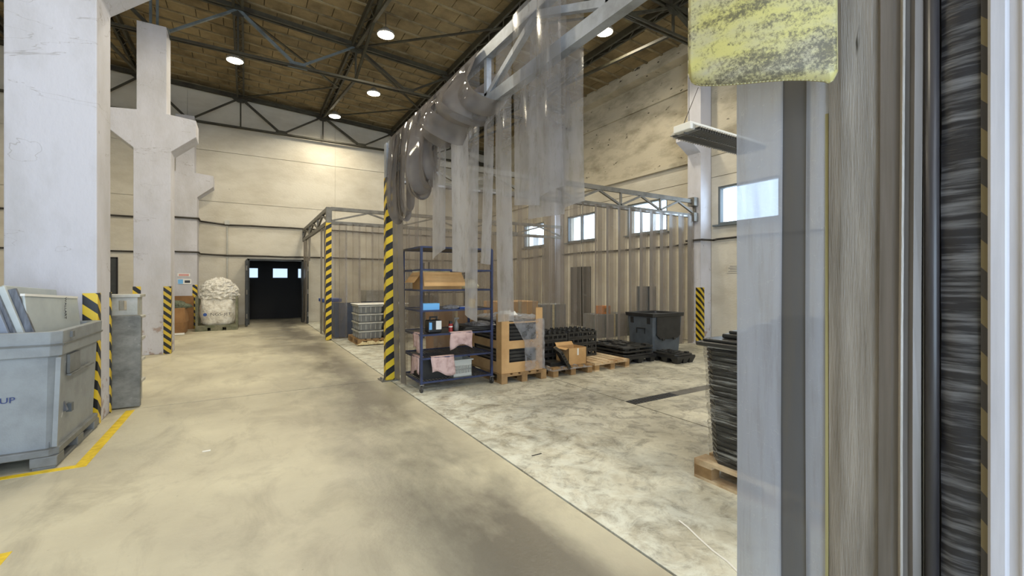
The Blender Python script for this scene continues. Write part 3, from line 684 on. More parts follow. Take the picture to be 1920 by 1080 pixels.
# long curtain between corner post and right wall
c1 = thing('strip_curtain', 'long clear plastic strip curtain from the near striped post across to the right wall', 'curtain', (5.6, 6.75, 0))
x = 1.98; k = 0
while x < 9.12:
    strip(c1, 'y', 6.70 if k % 2 else 6.78, x, x+0.20, 0.03+R.uniform(0,0.03), 3.08, M['pvc_far'], curl=0.012 if k % 2 else -0.012, sway=R.uniform(-0.02,0.02), nz=5); x += 0.162; k += 1
obj('hanging_rail', MB().beam((1.95,6.74,3.06),(9.2,6.74,3.06),0.05,0.03), M['silver'], c1)
c2 = thing('strip_curtain', 'clear plastic strip curtain on the far frame facing the aisle crates', 'curtain', (5.6, 12.0, 0))
x = 1.88; k = 0
while x < 9.1:
    strip(c2, 'y', 11.96 if k % 2 else 12.04, x, x+0.20, 0.03, 3.0, M['pvc_far'], curl=0.012 if k % 2 else -0.012, sway=R.uniform(-0.02,0.02), nz=4); x += 0.168; k += 1
c3 = thing('strip_curtain', 'clear plastic strips hanging beside the dark doorway, some folded up over the far frame', 'curtain', (1.8, 14.6, 0))
for y, zb in ((12.2,.05),(12.42,.05),(12.64,.05),(12.9,.05),(15.6,2.3),(15.9,2.2),(16.2,2.1),(16.6,.06),(16.85,.05),(17.1,.05),(17.3,.05)):
    strip(c3, 'x', 1.8, y, y+0.28, zb, 3.05, M['pvc'] if zb < 1 else M['pvc_bundle'], off=R.uniform(-.05,.05), curl=0.03, sway=R.uniform(-.05,.05))
def ribbon(parent, path, wdir, width, m, name='strip', twist=0.0, ripple=0.0, nw=5):
    """path: list of centre points; spans width along wdir"""
    # smooth the path (Catmull-Rom)
    P = [Vector(p) for p in path]; pts = []
    for i in range(len(P)-1):
        p0 = P[max(i-1,0)]; p1 = P[i]; p2 = P[i+1]; p3 = P[min(i+2,len(P)-1)]
        for s in range(5):
            t = s/5
            pts.append(0.5*((2*p1)+(-p0+p2)*t+(2*p0-5*p1+4*p2-p3)*t*t+(-p0+3*p1-3*p2+p3)*t*t*t))
    pts.append(P[-1]); rows = []
    wd = Vector(wdir).normalized(); n = len(pts)
    for i, p in enumerate(pts):
        f = i/(n-1); d = (pts[min(i+1,n-1)]-pts[max(i-1,0)]).normalized()
        nrm = d.cross(wd).normalized(); a = twist*math.sin(PI*f)
        wd = Vector((0,1,0)).lerp(Vector(wdir), math.sin(PI*f)).normalized(); w2 = wd*math.cos(a) + nrm*math.sin(a); wloc = width*(1-0.3*abs(math.sin(PI*f))*(1 if twist else 0))
        row = []
        for j in range(nw):
            g = j/(nw-1)-0.5
            row.append(p + w2*g*wloc + nrm*(0.6*ripple*math.cos(g*PI*1.3+f*3+path[0][1]*5))*min(1,f*4))
        rows.append(row)
    return obj(name, MB().grid(rows), m, parent, smooth=True)
c4 = thing('strip_curtain', 'clear plastic strips draped and knotted over the near lattice frame, some hanging free', 'curtain', (XN, 4.2, 3.6))
# full-length ones beside the post
for y0, y1, zb in ((6.28, 6.55, 0.04), (6.02, 6.28, 0.03)):
    strip(c4, 'x', XN, y0, y1, zb, 3.55, M['pvc'], curl=0.03, sway=0.05, nz=10)
# folded-up ones: down the outer side, U turn, back up inside
for y, zb, wd, tw, rp in ((6.38,2.42,.22,.1,.02),(6.26,2.36,.26,.2,.03),(6.12,2.36,.30,-.2,.04),(5.93,2.34,.30,.15,.04),(5.74,2.42,.28,-.3,.04),(5.52,2.62,.32,.3,.05),
                          (5.30,2.56,.34,.7,.06),(5.12,2.64,.34,-.5,.05),(4.95,2.60,.30,.4,.05),(4.78,2.72,.30,-.3,.04)):
    b = 0.02 + R.uniform(0, .025)
    ribbon(c4, [(XN-.05,y,3.62),(XN-.07,y,3.4),(XN-.08-b,y-.02,(3.3+zb)/2),(XN-.06-b,y-.03,zb+.10),(XN-.02,y-.04,zb),(XN+.03,y-.05,zb+.10),(XN+.03,y-.04,zb+.5),(XN+.06,y,3.3)],
           (0,1,0.08*R.uniform(-1,1)), wd, M['pvc_bundle'], 'folded_strip', tw, rp)
# the thick knot wound round the lower chord
for y, w_, b, zb, sk, tw in ((4.66,.34,.12,2.97,.30,.3),(4.40,.38,.17,2.95,.42,-.25),(4.10,.36,.15,2.98,.38,.35),(3.84,.34,.11,3.02,.26,-.3),(3.60,.36,.10,3.03,.20,.25)):
    ribbon(c4, [(XN-.05,y+.12,3.62),(XN-.08,y+.10,3.50),(XN-.08-b,y+.04,3.30),(XN-.07-b,y-sk*.4,3.12),(XN-.02,y-sk,zb),(XN+.10,y-sk*1.1,3.08),(XN+.12,y-sk*.8,3.25),(XN+.07,y-sk*.5,3.4)],
           (0,1,-0.35), w_, M['pvc_bundle'], 'folded_strip', tw, 0.035, nw=7)
# strips that hang free from the frame
for y0, y1, zb, off, cut in ((4.38,4.76,1.80,-.03,-.10),(3.97,4.40,1.60,0.03,.02),(3.63,3.90,1.15,-.02,.05),(3.44,3.63,1.66,.03,.02),(3.08,3.35,1.16,0.0,-.03),
                             (2.61,2.96,2.08,-.06,.05),(2.33,2.62,2.13,-.07,-.03),(2.22,2.50,2.02,.03,-.03),(2.42,2.88,1.98,.05,.02)):
    strip(c4, 'x', XN, y0, y1, zb, 3.60, M['pvc_near'], off=off, curl=-0.018, sway=R.uniform(-.03,.03), nz=10, cut=cut)

# ------------------------------------------------------------------ gathered strips and jamb close on the right
XJ = 1.5
fc = thing('strip_curtain', 'hazy bluish plastic strips hanging close on the right, in front of the wrapped stack', 'curtain', (XJ, 0.8, 0))
def vprofile(parent, name, pts, m, z0=0.02, z1=2.78, smooth=False, nz=8, wob=0.004):
    rows = []
    for k in range(nz+1):
        z = z1+(z0-z1)*k/nz
        rows.append([(x + wob*math.sin(z*2.3+y*20), y + wob*0.5*math.sin(z*1.7), z) for x, y in pts])
    return obj(name, MB().grid(rows), m, parent, smooth=smooth)
vprofile(fc, 'strip', [(1.500,0.918),(1.494,0.87),(1.492,0.82),(1.496,0.762)], M['pvc_front'], smooth=True)
vprofile(fc, 'strip', [(1.501,0.768),(1.497,0.74),(1.497,0.70),(1.501,0.68)], M['pvc_front_d'], smooth=True)
vprofile(fc, 'strip', [(1.492,0.688),(1.486,0.66),(1.484,0.632),(1.490,0.622)], M['pvc_front'], smooth=True)
ed = MB().box(1.478,0.622,0.02,1.486,0.630,2.0); obj('strip_edge', ed, M['yellow_edge'], fc)
fd = thing('strip_curtain', 'bunch of grimy grey-brown plastic strips gathered at the right jamb', 'curtain', (XJ, 0.5, 0))
vprofile(fd, 'strip', [(1.515,0.625),(1.474,0.618),(1.466,0.585),(1.466,0.545),(1.468,0.515),(1.474,0.495)], M['pvc_dirty'], smooth=False)
vprofile(fd, 'strip', [(1.470,0.499),(1.458,0.492),(1.456,0.465),(1.462,0.446)], M['pvc_brown'])
vprofile(fd, 'strip', [(1.472,0.452),(1.452,0.446),(1.455,0.430),(1.448,0.418),(1.456,0.404)], M['pvc_brown'])
vprofile(fd, 'strip', [(1.456,0.450),(1.444,0.444),(1.441,0.440),(1.444,0.436)], M['pvc_dirty'])
obj('gasket_tube', MB().cyl((1.462,0.388,0.02),(1.462,0.388,2.78),0.014,16), M['tube'], fd, smooth=True)
obj('gasket_tube', MB().cyl((1.474,0.407,0.02),(1.474,0.407,2.78),0.006,10), M['silver'], fd, smooth=True)
jm = thing('door_jamb', 'white lacquered steel jamb at the far right edge with scraped black rubber facing', 'jamb', (1.5, 0.3, 0))
rb = MB(); rows = []
for k in range(61):
    z = 2.78*(1-k/60)+0.01
    rows.append([(1.470+0.004*R.uniform(-1,1), 0.373, z), (1.462+0.006*R.uniform(-1,1), 0.352, z), (1.463+0.006*R.uniform(-1,1), 0.328, z), (1.470, 0.303, z)])
obj('rubber_facing', rb.grid(rows), M['rubber'], jm, smooth=True)
obj('striped_edge', MB().box(1.462,0.291,0.01,1.485,0.303,2.78), stripes('hazard_worn', (0,-1.2,1), 0.13, c1=lin(122,110,80), c2=lin(64,61,60)), jm)
obj('jamb_post', MB().prism([(1.452,0.290),(1.445,0.284),(1.445,0.262),(1.450,0.256),(1.450,0.24),(1.442,0.236),(1.442,0.10),(1.56,0.10),(1.56,0.290)], 0.0, 2.85), M['white_post'], jm)
obj('jamb_core', MB().box(1.53,0.10,0,1.62,0.60,2.85), M['frame_dark'], jm)
hd = tag(obj('header_beam', MB().box(1.40,-0.6,2.80,1.66,1.15,2.98), M['frame']), 'grey header beam holding the gathered strips, above the picture edge', 'beam')
# yellowed flap with rounded lower corners, hung from the header
fl2 = thing('plastic_flap', 'yellowed mould-blackened plastic flap hanging at the top right in front of the blue strips', 'flap', (1.33, 0.74, 2.8))
A = Vector((1.245, 0.925)); B = Vector((1.435, 0.585)); rows = []
nu = 40
def zlow(g):
    if g < 0.10: return 2.130 + 0.045*(1-math.sqrt(max(0,1-((0.10-g)/0.10)**2)))
    if g > 0.93: return 2.060 + 0.03*(1-math.sqrt(max(0,1-((g-0.93)/0.07)**2)))
    return 2.138 - 0.08*g - 0.006*math.sin(g*6)
for k in range(15):
    f = k/14; row = []
    for j in range(nu+1):
        g = j/nu; p = A.lerp(B, g); zl = zlow(g); z = 2.79 + (zl-2.79)*f
        n = Vector((0.87, 0.49)); bul = -0.018*math.sin(PI*g)-0.02*f*f
        row.append((p.x+n.x*bul, p.y+n.y*bul, z))
    rows.append(row)
o = obj('flap_sheet', MB().grid(rows), M['yellow_pvc'], fl2, smooth=True)
md = o.modifiers.new('s','SOLIDIFY'); md.thickness = 0.004
edge = MB()
outline = [r[0] for r in rows] + rows[-1][1:] + [r[-1] for r in reversed(rows[:-1])]
for a, b in zip(outline[:-1], outline[1:]): edge.cyl(a, b, 0.003, 6)
obj('flap_edge', edge, M['yellow_edge'], fl2, smooth=True)

# hanging strip luminaire
t = thing('strip_luminaire', 'long louvred strip light hanging by a wire near the right wall, unlit', 'lamp', (5.0, 3.35, 3.3))
obj('housing', MB().prism_xz([(4.38,3.27),(5.9,3.27),(5.9,3.36),(4.38,3.36)], 3.24, 3.48), M['fixture_w'], t, bevel=0.01)
obj('reflector', MB().add([(4.42,3.16,3.27),(4.42,3.56,3.27),(5.86,3.56,3.27),(5.86,3.16,3.27),(4.42,3.24,3.335),(4.42,3.48,3.335),(5.86,3.48,3.335),(5.86,3.24,3.335)], [(0,1,5,4),(2,3,7,6),(0,4,7,3),(1,2,6,5),(4,5,6,7)]), M['fixture'], t)
lv = MB()
for k in range(30): lv.box(4.46+k*0.047,3.17,3.245,4.466+k*0.047,3.55,3.29)
lv.box(4.42,3.355,3.245,5.86,3.365,3.29)
obj('louvre', lv, M['silver'], t)
for yy in (3.30, 3.42): obj('tube', MB().cyl((4.46,yy,3.315),(5.82,yy,3.315),0.013,8), M['fixture_w'], t)
obj('suspension_wire', MB().cyl((4.5,3.35,3.36),(4.5,3.35,7.5),0.003,5).cyl((5.75,3.35,3.36),(5.75,3.35,7.5),0.003,5), M['cable'], t)
obj('feed_cable', MB().cyl((4.42,3.36,3.37),(9.35,6.7,6.2),0.006,5), M['cable'], t)

# ------------------------------------------------------------------ corner guards
def guard(x, y, sx, sy, z1, m, label, w=0.09):
    mb = MB(); t_ = 0.008
    mb.box(min(x, x-sx*w), min(y, y+sy*t_), 0, max(x, x-sx*w), max(y, y+sy*t_), z1)
    mb.box(min(x, x+sx*t_), min(y+sy*t_, y-sy*w), 0, max(x, x+sx*t_), max(y+sy*t_, y-sy*w), z1)
    return tag(obj('corner_guard', mb, m), label, 'guard')
guard(-1.33, 6.15, 1, -1, 1.38, hz_d, 'yellow and black corner guard on the near column behind the grey container', 0.11)
guard(-1.33, 6.69, 1, 1, 1.38, hz_d, 'yellow and black guard on the rear corner of the near column', 0.05)
guard(-1.34, 11.47, 1, -1, 1.40, hz_s, 'yellow and black guard on the right corner of the cross-shaped column', 0.12)
guard(-1.94, 11.47, -1, -1, 1.40, hz_d, 'yellow and black guard on the left corner of the cross-shaped column', 0.12)
guard(-1.34, 17.2, 1, -1, 1.40, hz_d, 'yellow and black guard on the wall column behind the white bulk bag', 0.12)
guard(9.3, 6.6, -1, -1, 1.36, hz_s, 'yellow and black guard on the right wall column', 0.13)

# ------------------------------------------------------------------ big open grey container on the left
bc = thing('bulk_container', 'large grey plastic pallet container at the left edge with sheets inside', 'container', (-1.85, 5.5, 0))
def octo(x0, x1, y0, y1, c, z): return [(x0+c,y0,z),(x1-c,y0,z),(x1,y0+c,z),(x1,y1-c,z),(x1-c,y1,z),(x0+c,y1,z),(x0,y1-c,z),(x0,y0+c,z)]
def shell(mb, lev, wt=0.03, cc=0.05):
    outer = [octo(*l, cc, z) for (z, *l) in lev]
    inner = [octo(l[0]+wt, l[1]-wt, l[2]+wt, l[3]-wt, cc, z) for (z, *l) in reversed(lev)]
    mb.loft(outer+inner)
x0, x1, y0, y1 = -2.28, -1.30, 4.91, 6.09
s_ = MB(); shell(s_, [(0.15,x0+.05,x1-.03,y0+.05,y1-.04),(0.90,x0+.01,x1-.005,y0+.01,y1-.01)])
obj('tub', s_, M['grey_plastic'], bc)
s_ = MB(); shell(s_, [(0.90,x0-.02,x1+.02,y0-.02,y1+.02),(1.10,x0-.035,x1+.03,y0-.035,y1+.03)], 0.06, 0.06)
obj('rim_band', s_, M['grey_plastic'], bc, bevel=0.006)
s_ = MB(); shell(s_, [(0.985,x0-.035,x1+.032,y0-.035,y1+.032),(1.0,x0-.04,x1+.036,y0-.04,y1+.036)], 0.02, 0.06)
obj('rim_bead', s_, M['grey_plastic_d'], bc)
obj('tub_floor', MB().box(x0+.06,y0+.06,0.15,x1-.06,y1-.06,0.2), M['grey_plastic_d'], bc)
obj('corner_rib', MB().beam((x1-.02,y0+.03,.17),(x1+.012,y0+.0,.89),0.03,0.03), M['grey_plastic'], bc)
obj('label_recess', MB().box(x1-.004,5.15,.72,x1+.016,5.42,.88).box(x1-.004,5.14,.70,x1+.026,5.80,.715), M['grey_plastic_d'], bc)
obj('plug', MB().box(x1-.03,5.2,.38,x1+.012,5.26,.45), M['slate'], bc)
obj('rim_catch', MB().box(x1+.02,5.10,1.03,x1+.045,5.16,1.08), M['grey_plastic_d'], bc)
pb = MB()
pb.prism([(x0+.05,y0),(x1-.05,y0),(x1,y0+.05),(x1,y1-.05),(x1-.05,y1),(x0+.05,y1),(x0,y1-.05),(x0,y0+.05)], 0.10, 0.155)
for fx in (x0, (x0+x1)/2-.07, x1-.16):
    for fy in (y0, (y0+y1)/2-.08, y1-.17): pb.box(fx, fy, 0.02, fx+.16, fy+.17, 0.10)
for fx in (x0, (x0+x1)/2-.07, x1-.16): pb.box(fx+.01, y0+.01, 0.0, fx+.15, y1-.01, 0.03)
obj('pallet_base', pb, M['grey_plastic_d'], bc, bevel=0.008)
text('lettering', 'GROUP', 0.062, (-1.66, y0+.018, 0.575), (PI/2-0.05, 0, 0), M['ink'], bc, 1.15)
# things standing in the container
def slab_thing(name, label, cat, m, c, w_, h_, t_, rx, ry, rz, group=None):
    mb = MB().box(-w_/2,-t_/2,0,w_/2,t_/2,h_)
    mb.xform(Matrix.Translation(c) @ Matrix.Rotation(rz,4,'Z') @ Matrix.Rotation(ry,4,'Y') @ Matrix.Rotation(rx,4,'X'))
    return tag(obj(name, mb, m, bevel=0.008), label, cat, group)
def sheet_between(name, label, m, a, b, zt, zb, th=.018, lean=.10):
    a = Vector(a); b = Vector(b); d = (b-a).normalized(); n = Vector((d.y, -d.x)); mb = MB(); ring = []
    for z, off in ((zb, 0.0), (zt, 1.0)):
        for p, s_ in ((a,-1),(b,-1),(b,1),(a,1)):
            q = p + n*(lean*(off-1)*-1*0 + s_*th/2) - n*lean*off
            ring.append((q.x, q.y, z - (0.05 if (p is b and off) else 0)))
    mb.add(ring, [(0,3,2,1),(4,5,6,7),(0,1,5,4),(1,2,6,5),(2,3,7,6),(3,0,4,7)])
    return tag(obj(name, mb, m, bevel=.006), label, 'sheet', 'pale sheets in the grey container')
sh = sheet_between('plastic_sheet', 'pale grey sheet printed with a column of letters, nearest in the grey container', M['sheet'], (-1.46,5.12), (-1.35,5.98), 1.39, .24)
obj('sheet_edge', MB().beam((-1.558,5.12,1.392),(-1.448,5.98,1.342),.03,.02), M['white'], sh)
tx = text('lettering', 'WALLART', .045, (-1.452, 5.70, 1.25), (PI/2, PI/2, math.radians(83)), M['ink_k'], sh)
sheet_between('plastic_sheet', 'taller pale sheet standing behind the lettered sheet in the container', M['sheet'], (-1.60,5.20), (-1.50,5.98), 1.47, .24)
sheet_between('plastic_sheet', 'blue-grey sheet behind the two pale sheets in the container', M['sheet_b'], (-1.72,5.30), (-1.66,5.95), 1.30, .24)
pl = [(-1.74,5.02,'sheet_b',1.50),(-1.70,5.06,'sheet_d',1.42),(-1.67,5.09,'sheet',1.46),(-1.62,5.13,'sheet_d',1.44),(-1.84,5.20,'sheet_b',1.52),(-1.79,5.24,'sheet_d',1.40)]
pn = ['leftmost slanting profile strip in the grey container', 'dark slanting profile strip second from the left in the container', 'pale slanting profile strip between two dark ones in the container', 'dark slanting profile strip touching the lettered sheet', 'long blue-grey slanting profile at the back of the container strips', 'dark slanting profile behind the pale one in the container']
for i, (x, y, m, zt) in enumerate(pl):
    tag(obj('profile_strip', MB().beam((x,y,zt),(x+.30,y+.02,.40),.05,.035,up=(0,1,0)), M[m], bevel=.004), pn[i], 'strip', 'profile strips in the grey container')
for i in range(3):
    slab_thing('flat_sheet', ['lowest','middle','top'][i]+' flat sheet lying at the left end of the container', 'sheet', M['sheet_d'] if i != 1 else M['sheet'], (-2.06,5.35,0.985+0.05*i), 0.3, 0.03, 0.7, 0, 0, 0, 'flat sheets in the container')

# leaning board and grey crates behind the near column
tag(obj('leaning_board', MB().prism_xz([(-1.62,0.01),(-1.08,0.01),(-1.08,1.07),(-1.10,1.10),(-1.60,1.10),(-1.62,1.08)], -0.03, 0.03).xform(Matrix.Translation((0,6.80,0)) @ Matrix.Rotation(-0.06,4,'X')), M['board'], bevel=0.012), 'scuffed grey upright board leaning behind the near column, over the floor tape', 'board')
def grey_bin(z, label, proto=None):
    t = thing('stacking_crate', label, 'crate', (-1.7, 7.05, z), 'light grey crates behind the near column')
    s = MB(); h = 0.28
    for (a,b,c,d) in ((-1.75,-1.13,6.92,6.95),(-1.75,-1.13,7.17,7.20),(-1.75,-1.72,6.95,7.17),(-1.16,-1.13,6.95,7.17)):
        s.box(a,c,z+.01,b,d,z+.08); s.box(a,c,z+.2,b,d,z+h-.03)
        n = 3 if b-a > d-c else 1
        for k in range(n+1):
            if b-a > d-c: u = a+(b-a-.10)*k/n; s.box(u,c,z+.08,u+.10,d,z+.2)
            else: u = c+(d-c-.10)*k/n; s.box(a,u,z+.08,b,u+.10,z+.2)
    obj('crate_body', s, M['lightgrey'], t)
    r_ = MB()
    for (a,b,c,d) in ((-1.78,-1.10,6.89,6.95),(-1.78,-1.10,7.17,7.23),(-1.78,-1.72,6.95,7.17),(-1.16,-1.10,6.95,7.17)): r_.box(a,c,z+h-.04,b,d,z+h-.005)
    obj('crate_rim', r_, M['lightgrey'], t, bevel=0.006)
    obj('crate_floor', MB().box(-1.72,6.95,z+.01,-1.16,7.17,z+.03), M['lightgrey'], t)
for i, nme in enumerate(('bottom','second lowest','third from the bottom','second from the top','topmost')): 
    grey_bin(0.01+i*0.265, nme+' light grey slotted crate in the stack behind the leaning board')

# yellow floor tape
tp = MB(); tp.box(-1.19,4.83,0.0,-1.11,6.66,0.002); tp.box(-3.2,4.83,0.0,-1.19,4.90,0.002)
tag(obj('floor_tape', tp, M['tape']), 'yellow floor tape line round the large grey container', 'tape')
tag(obj('floor_tape', MB().box(-1.19,2.2,0,-1.11,3.52,0.002), M['tape']), 'yellow floor tape end at the lower left edge of the picture', 'tape')
tag(obj('paper_scrap', MB().box(-0.30,3.0,0.0,-0.24,3.03,0.003).xform(Matrix.Translation((-.03,1.70,0))), M['white']), 'small white scrap of paper on the aisle floor', 'scrap')
tag(obj('dark_sliver', MB().box(2.10,3.12,0.0,2.20,3.13,0.004), M['black']), 'thin dark sliver on the floor by the joint', 'scrap')
wht = MB(); pr = (1.93,0.72+1.0)
pts_ = [(2.32,1.80),(2.30,1.72),(2.26,1.62),(2.22,1.50),(2.20,1.40),(2.15,1.28)]
for a, b in zip(pts_[:-1], pts_[1:]): wht.beam((a[0],a[1],0.002),(b[0],b[1],0.002),0.012,0.003)
tag(obj('string_scrap', wht, M['white']), 'thin white plastic string lying on the floor at lower right', 'string')

ORD = ['lowest','second','third','fourth','fifth','sixth','seventh','eighth','ninth','tenth','eleventh','twelfth','thirteenth','fourteenth','fifteenth','sixteenth','seventeenth','eighteenth','nineteenth','twentieth','twenty-first','twenty-second','twenty-third']
# ------------------------------------------------------------------ euro pallet
def pallet(x0, y0, label, along='y', mt=None, group='wooden pallets'):
    mt = mt or M['wood']; t = thing('wooden_pallet', label, 'pallet', (x0, y0, 0), group)
    W, Lg = 0.8, 1.2
    def bx(a0,b0,z0,a1,b1,z1): 
        return MB().box(x0+a0,y0+b0,z0,x0+a1,y0+b1,z1) if along == 'y' else MB().box(x0+b0,y0+a0,z0,x0+b1,y0+a1,z1)
    for a, w_ in ((0,.145),(.1875,.10),(.3275,.145),(.5125,.10),(.655,.145)): obj('deck_board', bx(a,0,.122,a+w_,Lg,.144), mt, t)
    for b in (0, .5275, 1.055): obj('cross_board', bx(0,b,.100,W,b+.145,.122), mt, t)
    for a in (0, .35, .70):
        for b in (0,.5275,1.055): obj('block', bx(a,b,.022,a+.10,b+.145,.100), M['wood_d'], t)
    for a in (0,.35,.70): obj('bottom_board', bx(a,0,0,a+.10,Lg,.022), mt, t)
    return t
# pallet 1: tall wrapped cardboard
pallet(3.18, 5.52, 'wooden pallet under the wrapped cardboard sleeve, right of the blue trolley', mt=M['wood_d'])
st = thing('cardboard_sleeve', 'cardboard sleeve with square cut-outs on a pallet beside the blue shelf trolley', 'carton', (3.57, 6.1, 0.144))
fx0, fx1, fy = 3.19, 3.92, 5.54
s_ = MB()
s_.box(fx0,fy,.146,fx0+.13,fy+.012,1.02); s_.box(fx1-.12,fy,.146,fx1,fy+.012,1.10)
for za, zb_ in ((.146,.30),(.50,.62),(.88,.90)): s_.box(fx0+.13,fy,za,fx1-.12,fy+.012,zb_)
s_.box(fx0,fy+.012,.146,fx0+.012,fy+.16,1.02); s_.box(fx0,fy+.16,.146,fx0+.012,6.6,.30); s_.box(fx0,6.45,.30,fx0+.012,6.6,.9); s_.box(fx0,fy+.16,.50,fx0+.012,6.45,.62); s_.box(fx1-.012,fy+.012,.146,fx1,fy+.16,1.10)
obj('sleeve', s_, M['card'], st)
for i in range(14):
    z = 0.150+i*0.054
    s_ = MB(); s_.prism([(3.22,5.58),(3.90,5.58),(3.90,6.58),(3.22,6.58)], z, z+.040); s_.box(3.24,5.60,z+.040,3.88,6.56,z+.050)
    tag(obj('black_tray', s_, M['black2'], bevel=0.004), ORD[i]+' flat black tray counted from the bottom inside the cardboard sleeve', 'tray', 'black trays inside the cardboard sleeve')
def crumple(name, x0, y0, x1, y1, z, h, m, label, cat, nx=10, ny=10, seed=1, skirt=None):
    rr = random.Random(seed); rows = []
    for j in range(ny+1):
        row = []
        for i in range(nx+1):
            e = min(i, nx-i, j, ny-j); row.append((x0+(x1-x0)*i/nx+rr.uniform(-.012,.012), y0+(y1-y0)*j/ny+rr.uniform(-.012,.012), z + (h*rr.uniform(.3,1) if e > 0 else 0.004)))
        rows.append(row)
    return tag(obj(name, MB().grid(rows), m, smooth=False), label, cat)
# loose wrap hanging off the sleeve's right half
rr = random.Random(4); rows = []
for k in range(15):
    f = k/14; row = []
    for j in range(10):
        g = j/9; left = 3.36 + 0.22*min(1, f*2.2); x = left+(3.945-left)*g
        row.append((x, 5.515+rr.uniform(-.014,.010), 0.93-f*0.77+rr.uniform(-.006,.006)))
    rows.append(row)
tag(obj('stretch_wrap', MB().grid(rows), M['wrap_loose'], smooth=True), 'torn clear wrap hanging over the cardboard sleeve front', 'wrap')
crumple('crumpled_film', 3.2, 5.56, 3.95, 6.5, 0.925, 0.07, M['wrap_loose'], 'crumpled clear film lying on top of the sleeve stack', 'film', seed=3)
crumple('white_bag', 3.35, 5.72, 3.62, 6.0, 0.97, 0.09, M['white'], 'small white bag on top of the cardboard sleeve stack', 'bag', 6, 6, 8)

# lattice crates (black)
def lattice_crate(x0, y0, z0, w_, d_, h_, label, group, knobs=True, m=None):
    m = m or M['black2']; t = thing('black_crate', label, 'crate', (x0+w_/2, y0+d_/2, z0), group)
    s = MB(); th = .02
    for (a,b,c,d) in ((x0,x0+w_,y0,y0+th),(x0,x0+w_,y0+d_-th,y0+d_),(x0,x0+th,y0+th,y0+d_-th),(x0+w_-th,x0+w_,y0+th,y0+d_-th)):
        s.box(a,c,z0,b,d,z0+h_*.3); s.box(a,c,z0+h_*.75,b,d,z0+h_)
        n = 6
        for k in range(n+1):
            if b-a > d-c: u = a+(b-a-.03)*k/n; s.box(u,c,z0+h_*.3,u+.03,d,z0+h_*.75)
            else: u = c+(d-c-.03)*k/n; s.box(a,u,z0+h_*.3,b,u+.03,z0+h_*.75)
    obj('crate_wall', s, m, t)
    g = MB()
    for k in range(1,6): g.box(x0+w_*k/6-.01,y0+th,z0+.005,x0+w_*k/6+.01,y0+d_-th,z0+.03)
    for k in range(1,6): g.box(x0+th,y0+d_*k/6-.01,z0+.006,x0+w_-th,y0+d_*k/6+.01,z0+.028)
    obj('crate_grid', g, m, t)
    if knobs:
        kb = MB()
        for i in range(6):
            for j in range(5): kb.box(x0+.03+i*(w_-.09)/5,y0+.03+j*(d_-.09)/4,z0+h_-.01,x0+.075+i*(w_-.09)/5,y0+.075+j*(d_-.09)/4,z0+h_+.03)
        obj('stacking_lugs', kb, m, t)['kind'] = 'stuff'
    return t
pallet(4.10, 5.50, 'wooden pallet draped in film under the small cardboard box', mt=M['wood_d'])
for i in range(4):
    lattice_crate(4.14, 5.98, 0.146+i*0.115, 0.62, 0.62, 0.11, ['bottom','second','third','top'][i]+' black lattice crate in the stack behind the small cardboard box', 'black lattice crates behind the box', knobs=(i==3))
pallet(4.96, 5.50, 'bare wooden pallet with visible deck slats in front of the long curtain')
for i in range(4):
    lattice_crate(4.86, 6.08, 0.146+i*0.115, 0.66, 0.60, 0.11, ['bottom','second','third','top'][i]+' black lattice crate in the stack on the back of the bare pallet', 'black lattice crates on the bare pallet', knobs=(i==3))
bx_ = thing('cardboard_box', 'small open cardboard box on the film-covered pallet before the black crates', 'box', (4.6, 5.72, .15))
s_ = MB(); X0,X1,Y0,Y1 = 4.44,4.82,5.55,5.88
for (a,b,c,d) in ((X0,X1,Y0,Y0+.008),(X0,X1,Y1-.008,Y1),(X0,X0+.008,Y0,Y1),(X1-.008,X1,Y0,Y1)): s_.box(a,c,.15,b,d,.42)
obj('box_body', s_, M['card'], bx_)
obj('box_flap', MB().beam((X0-.06,(Y0+Y1)/2,.40),(X0,(Y0+Y1)/2,.42),.006,.32,up=(0,1,0)).beam(((X0+X1)/2,Y1+.05,.47),((X0+X1)/2,Y1,.42),.36,.006), M['card'], bx_)
obj('tape_piece', MB().box(4.62,Y0-.004,.30,4.65,Y0-.001,.41), M['white'], bx_)
tc_ = lattice_crate(0, 0, 0, .34, .24, .05, 'small black lattice basket leaning against the cardboard box', 'leaning basket', knobs=False)
tc_.location = (4.30, 5.56, .27); tc_.rotation_euler = (0.35, 0.95, 0.1)
del tc_['group']
for c in tc_.children:
    c.data.transform(Matrix.Translation((0,0,0)))
crumple('crumpled_film', 4.06, 5.46, 4.90, 5.95, 0.10, 0.07, M['wrap_loose'], 'crumpled clear film sagging over the pallet under the cardboard box', 'film', 12, 6, 12)
tag(obj('black_sheet', MB().box(4.12,5.60,.148,4.42,5.92,.17).box(4.14,5.63,.17,4.40,5.9,.20), M['black2']), 'flat black part lying on the film-covered pallet', 'sheet')

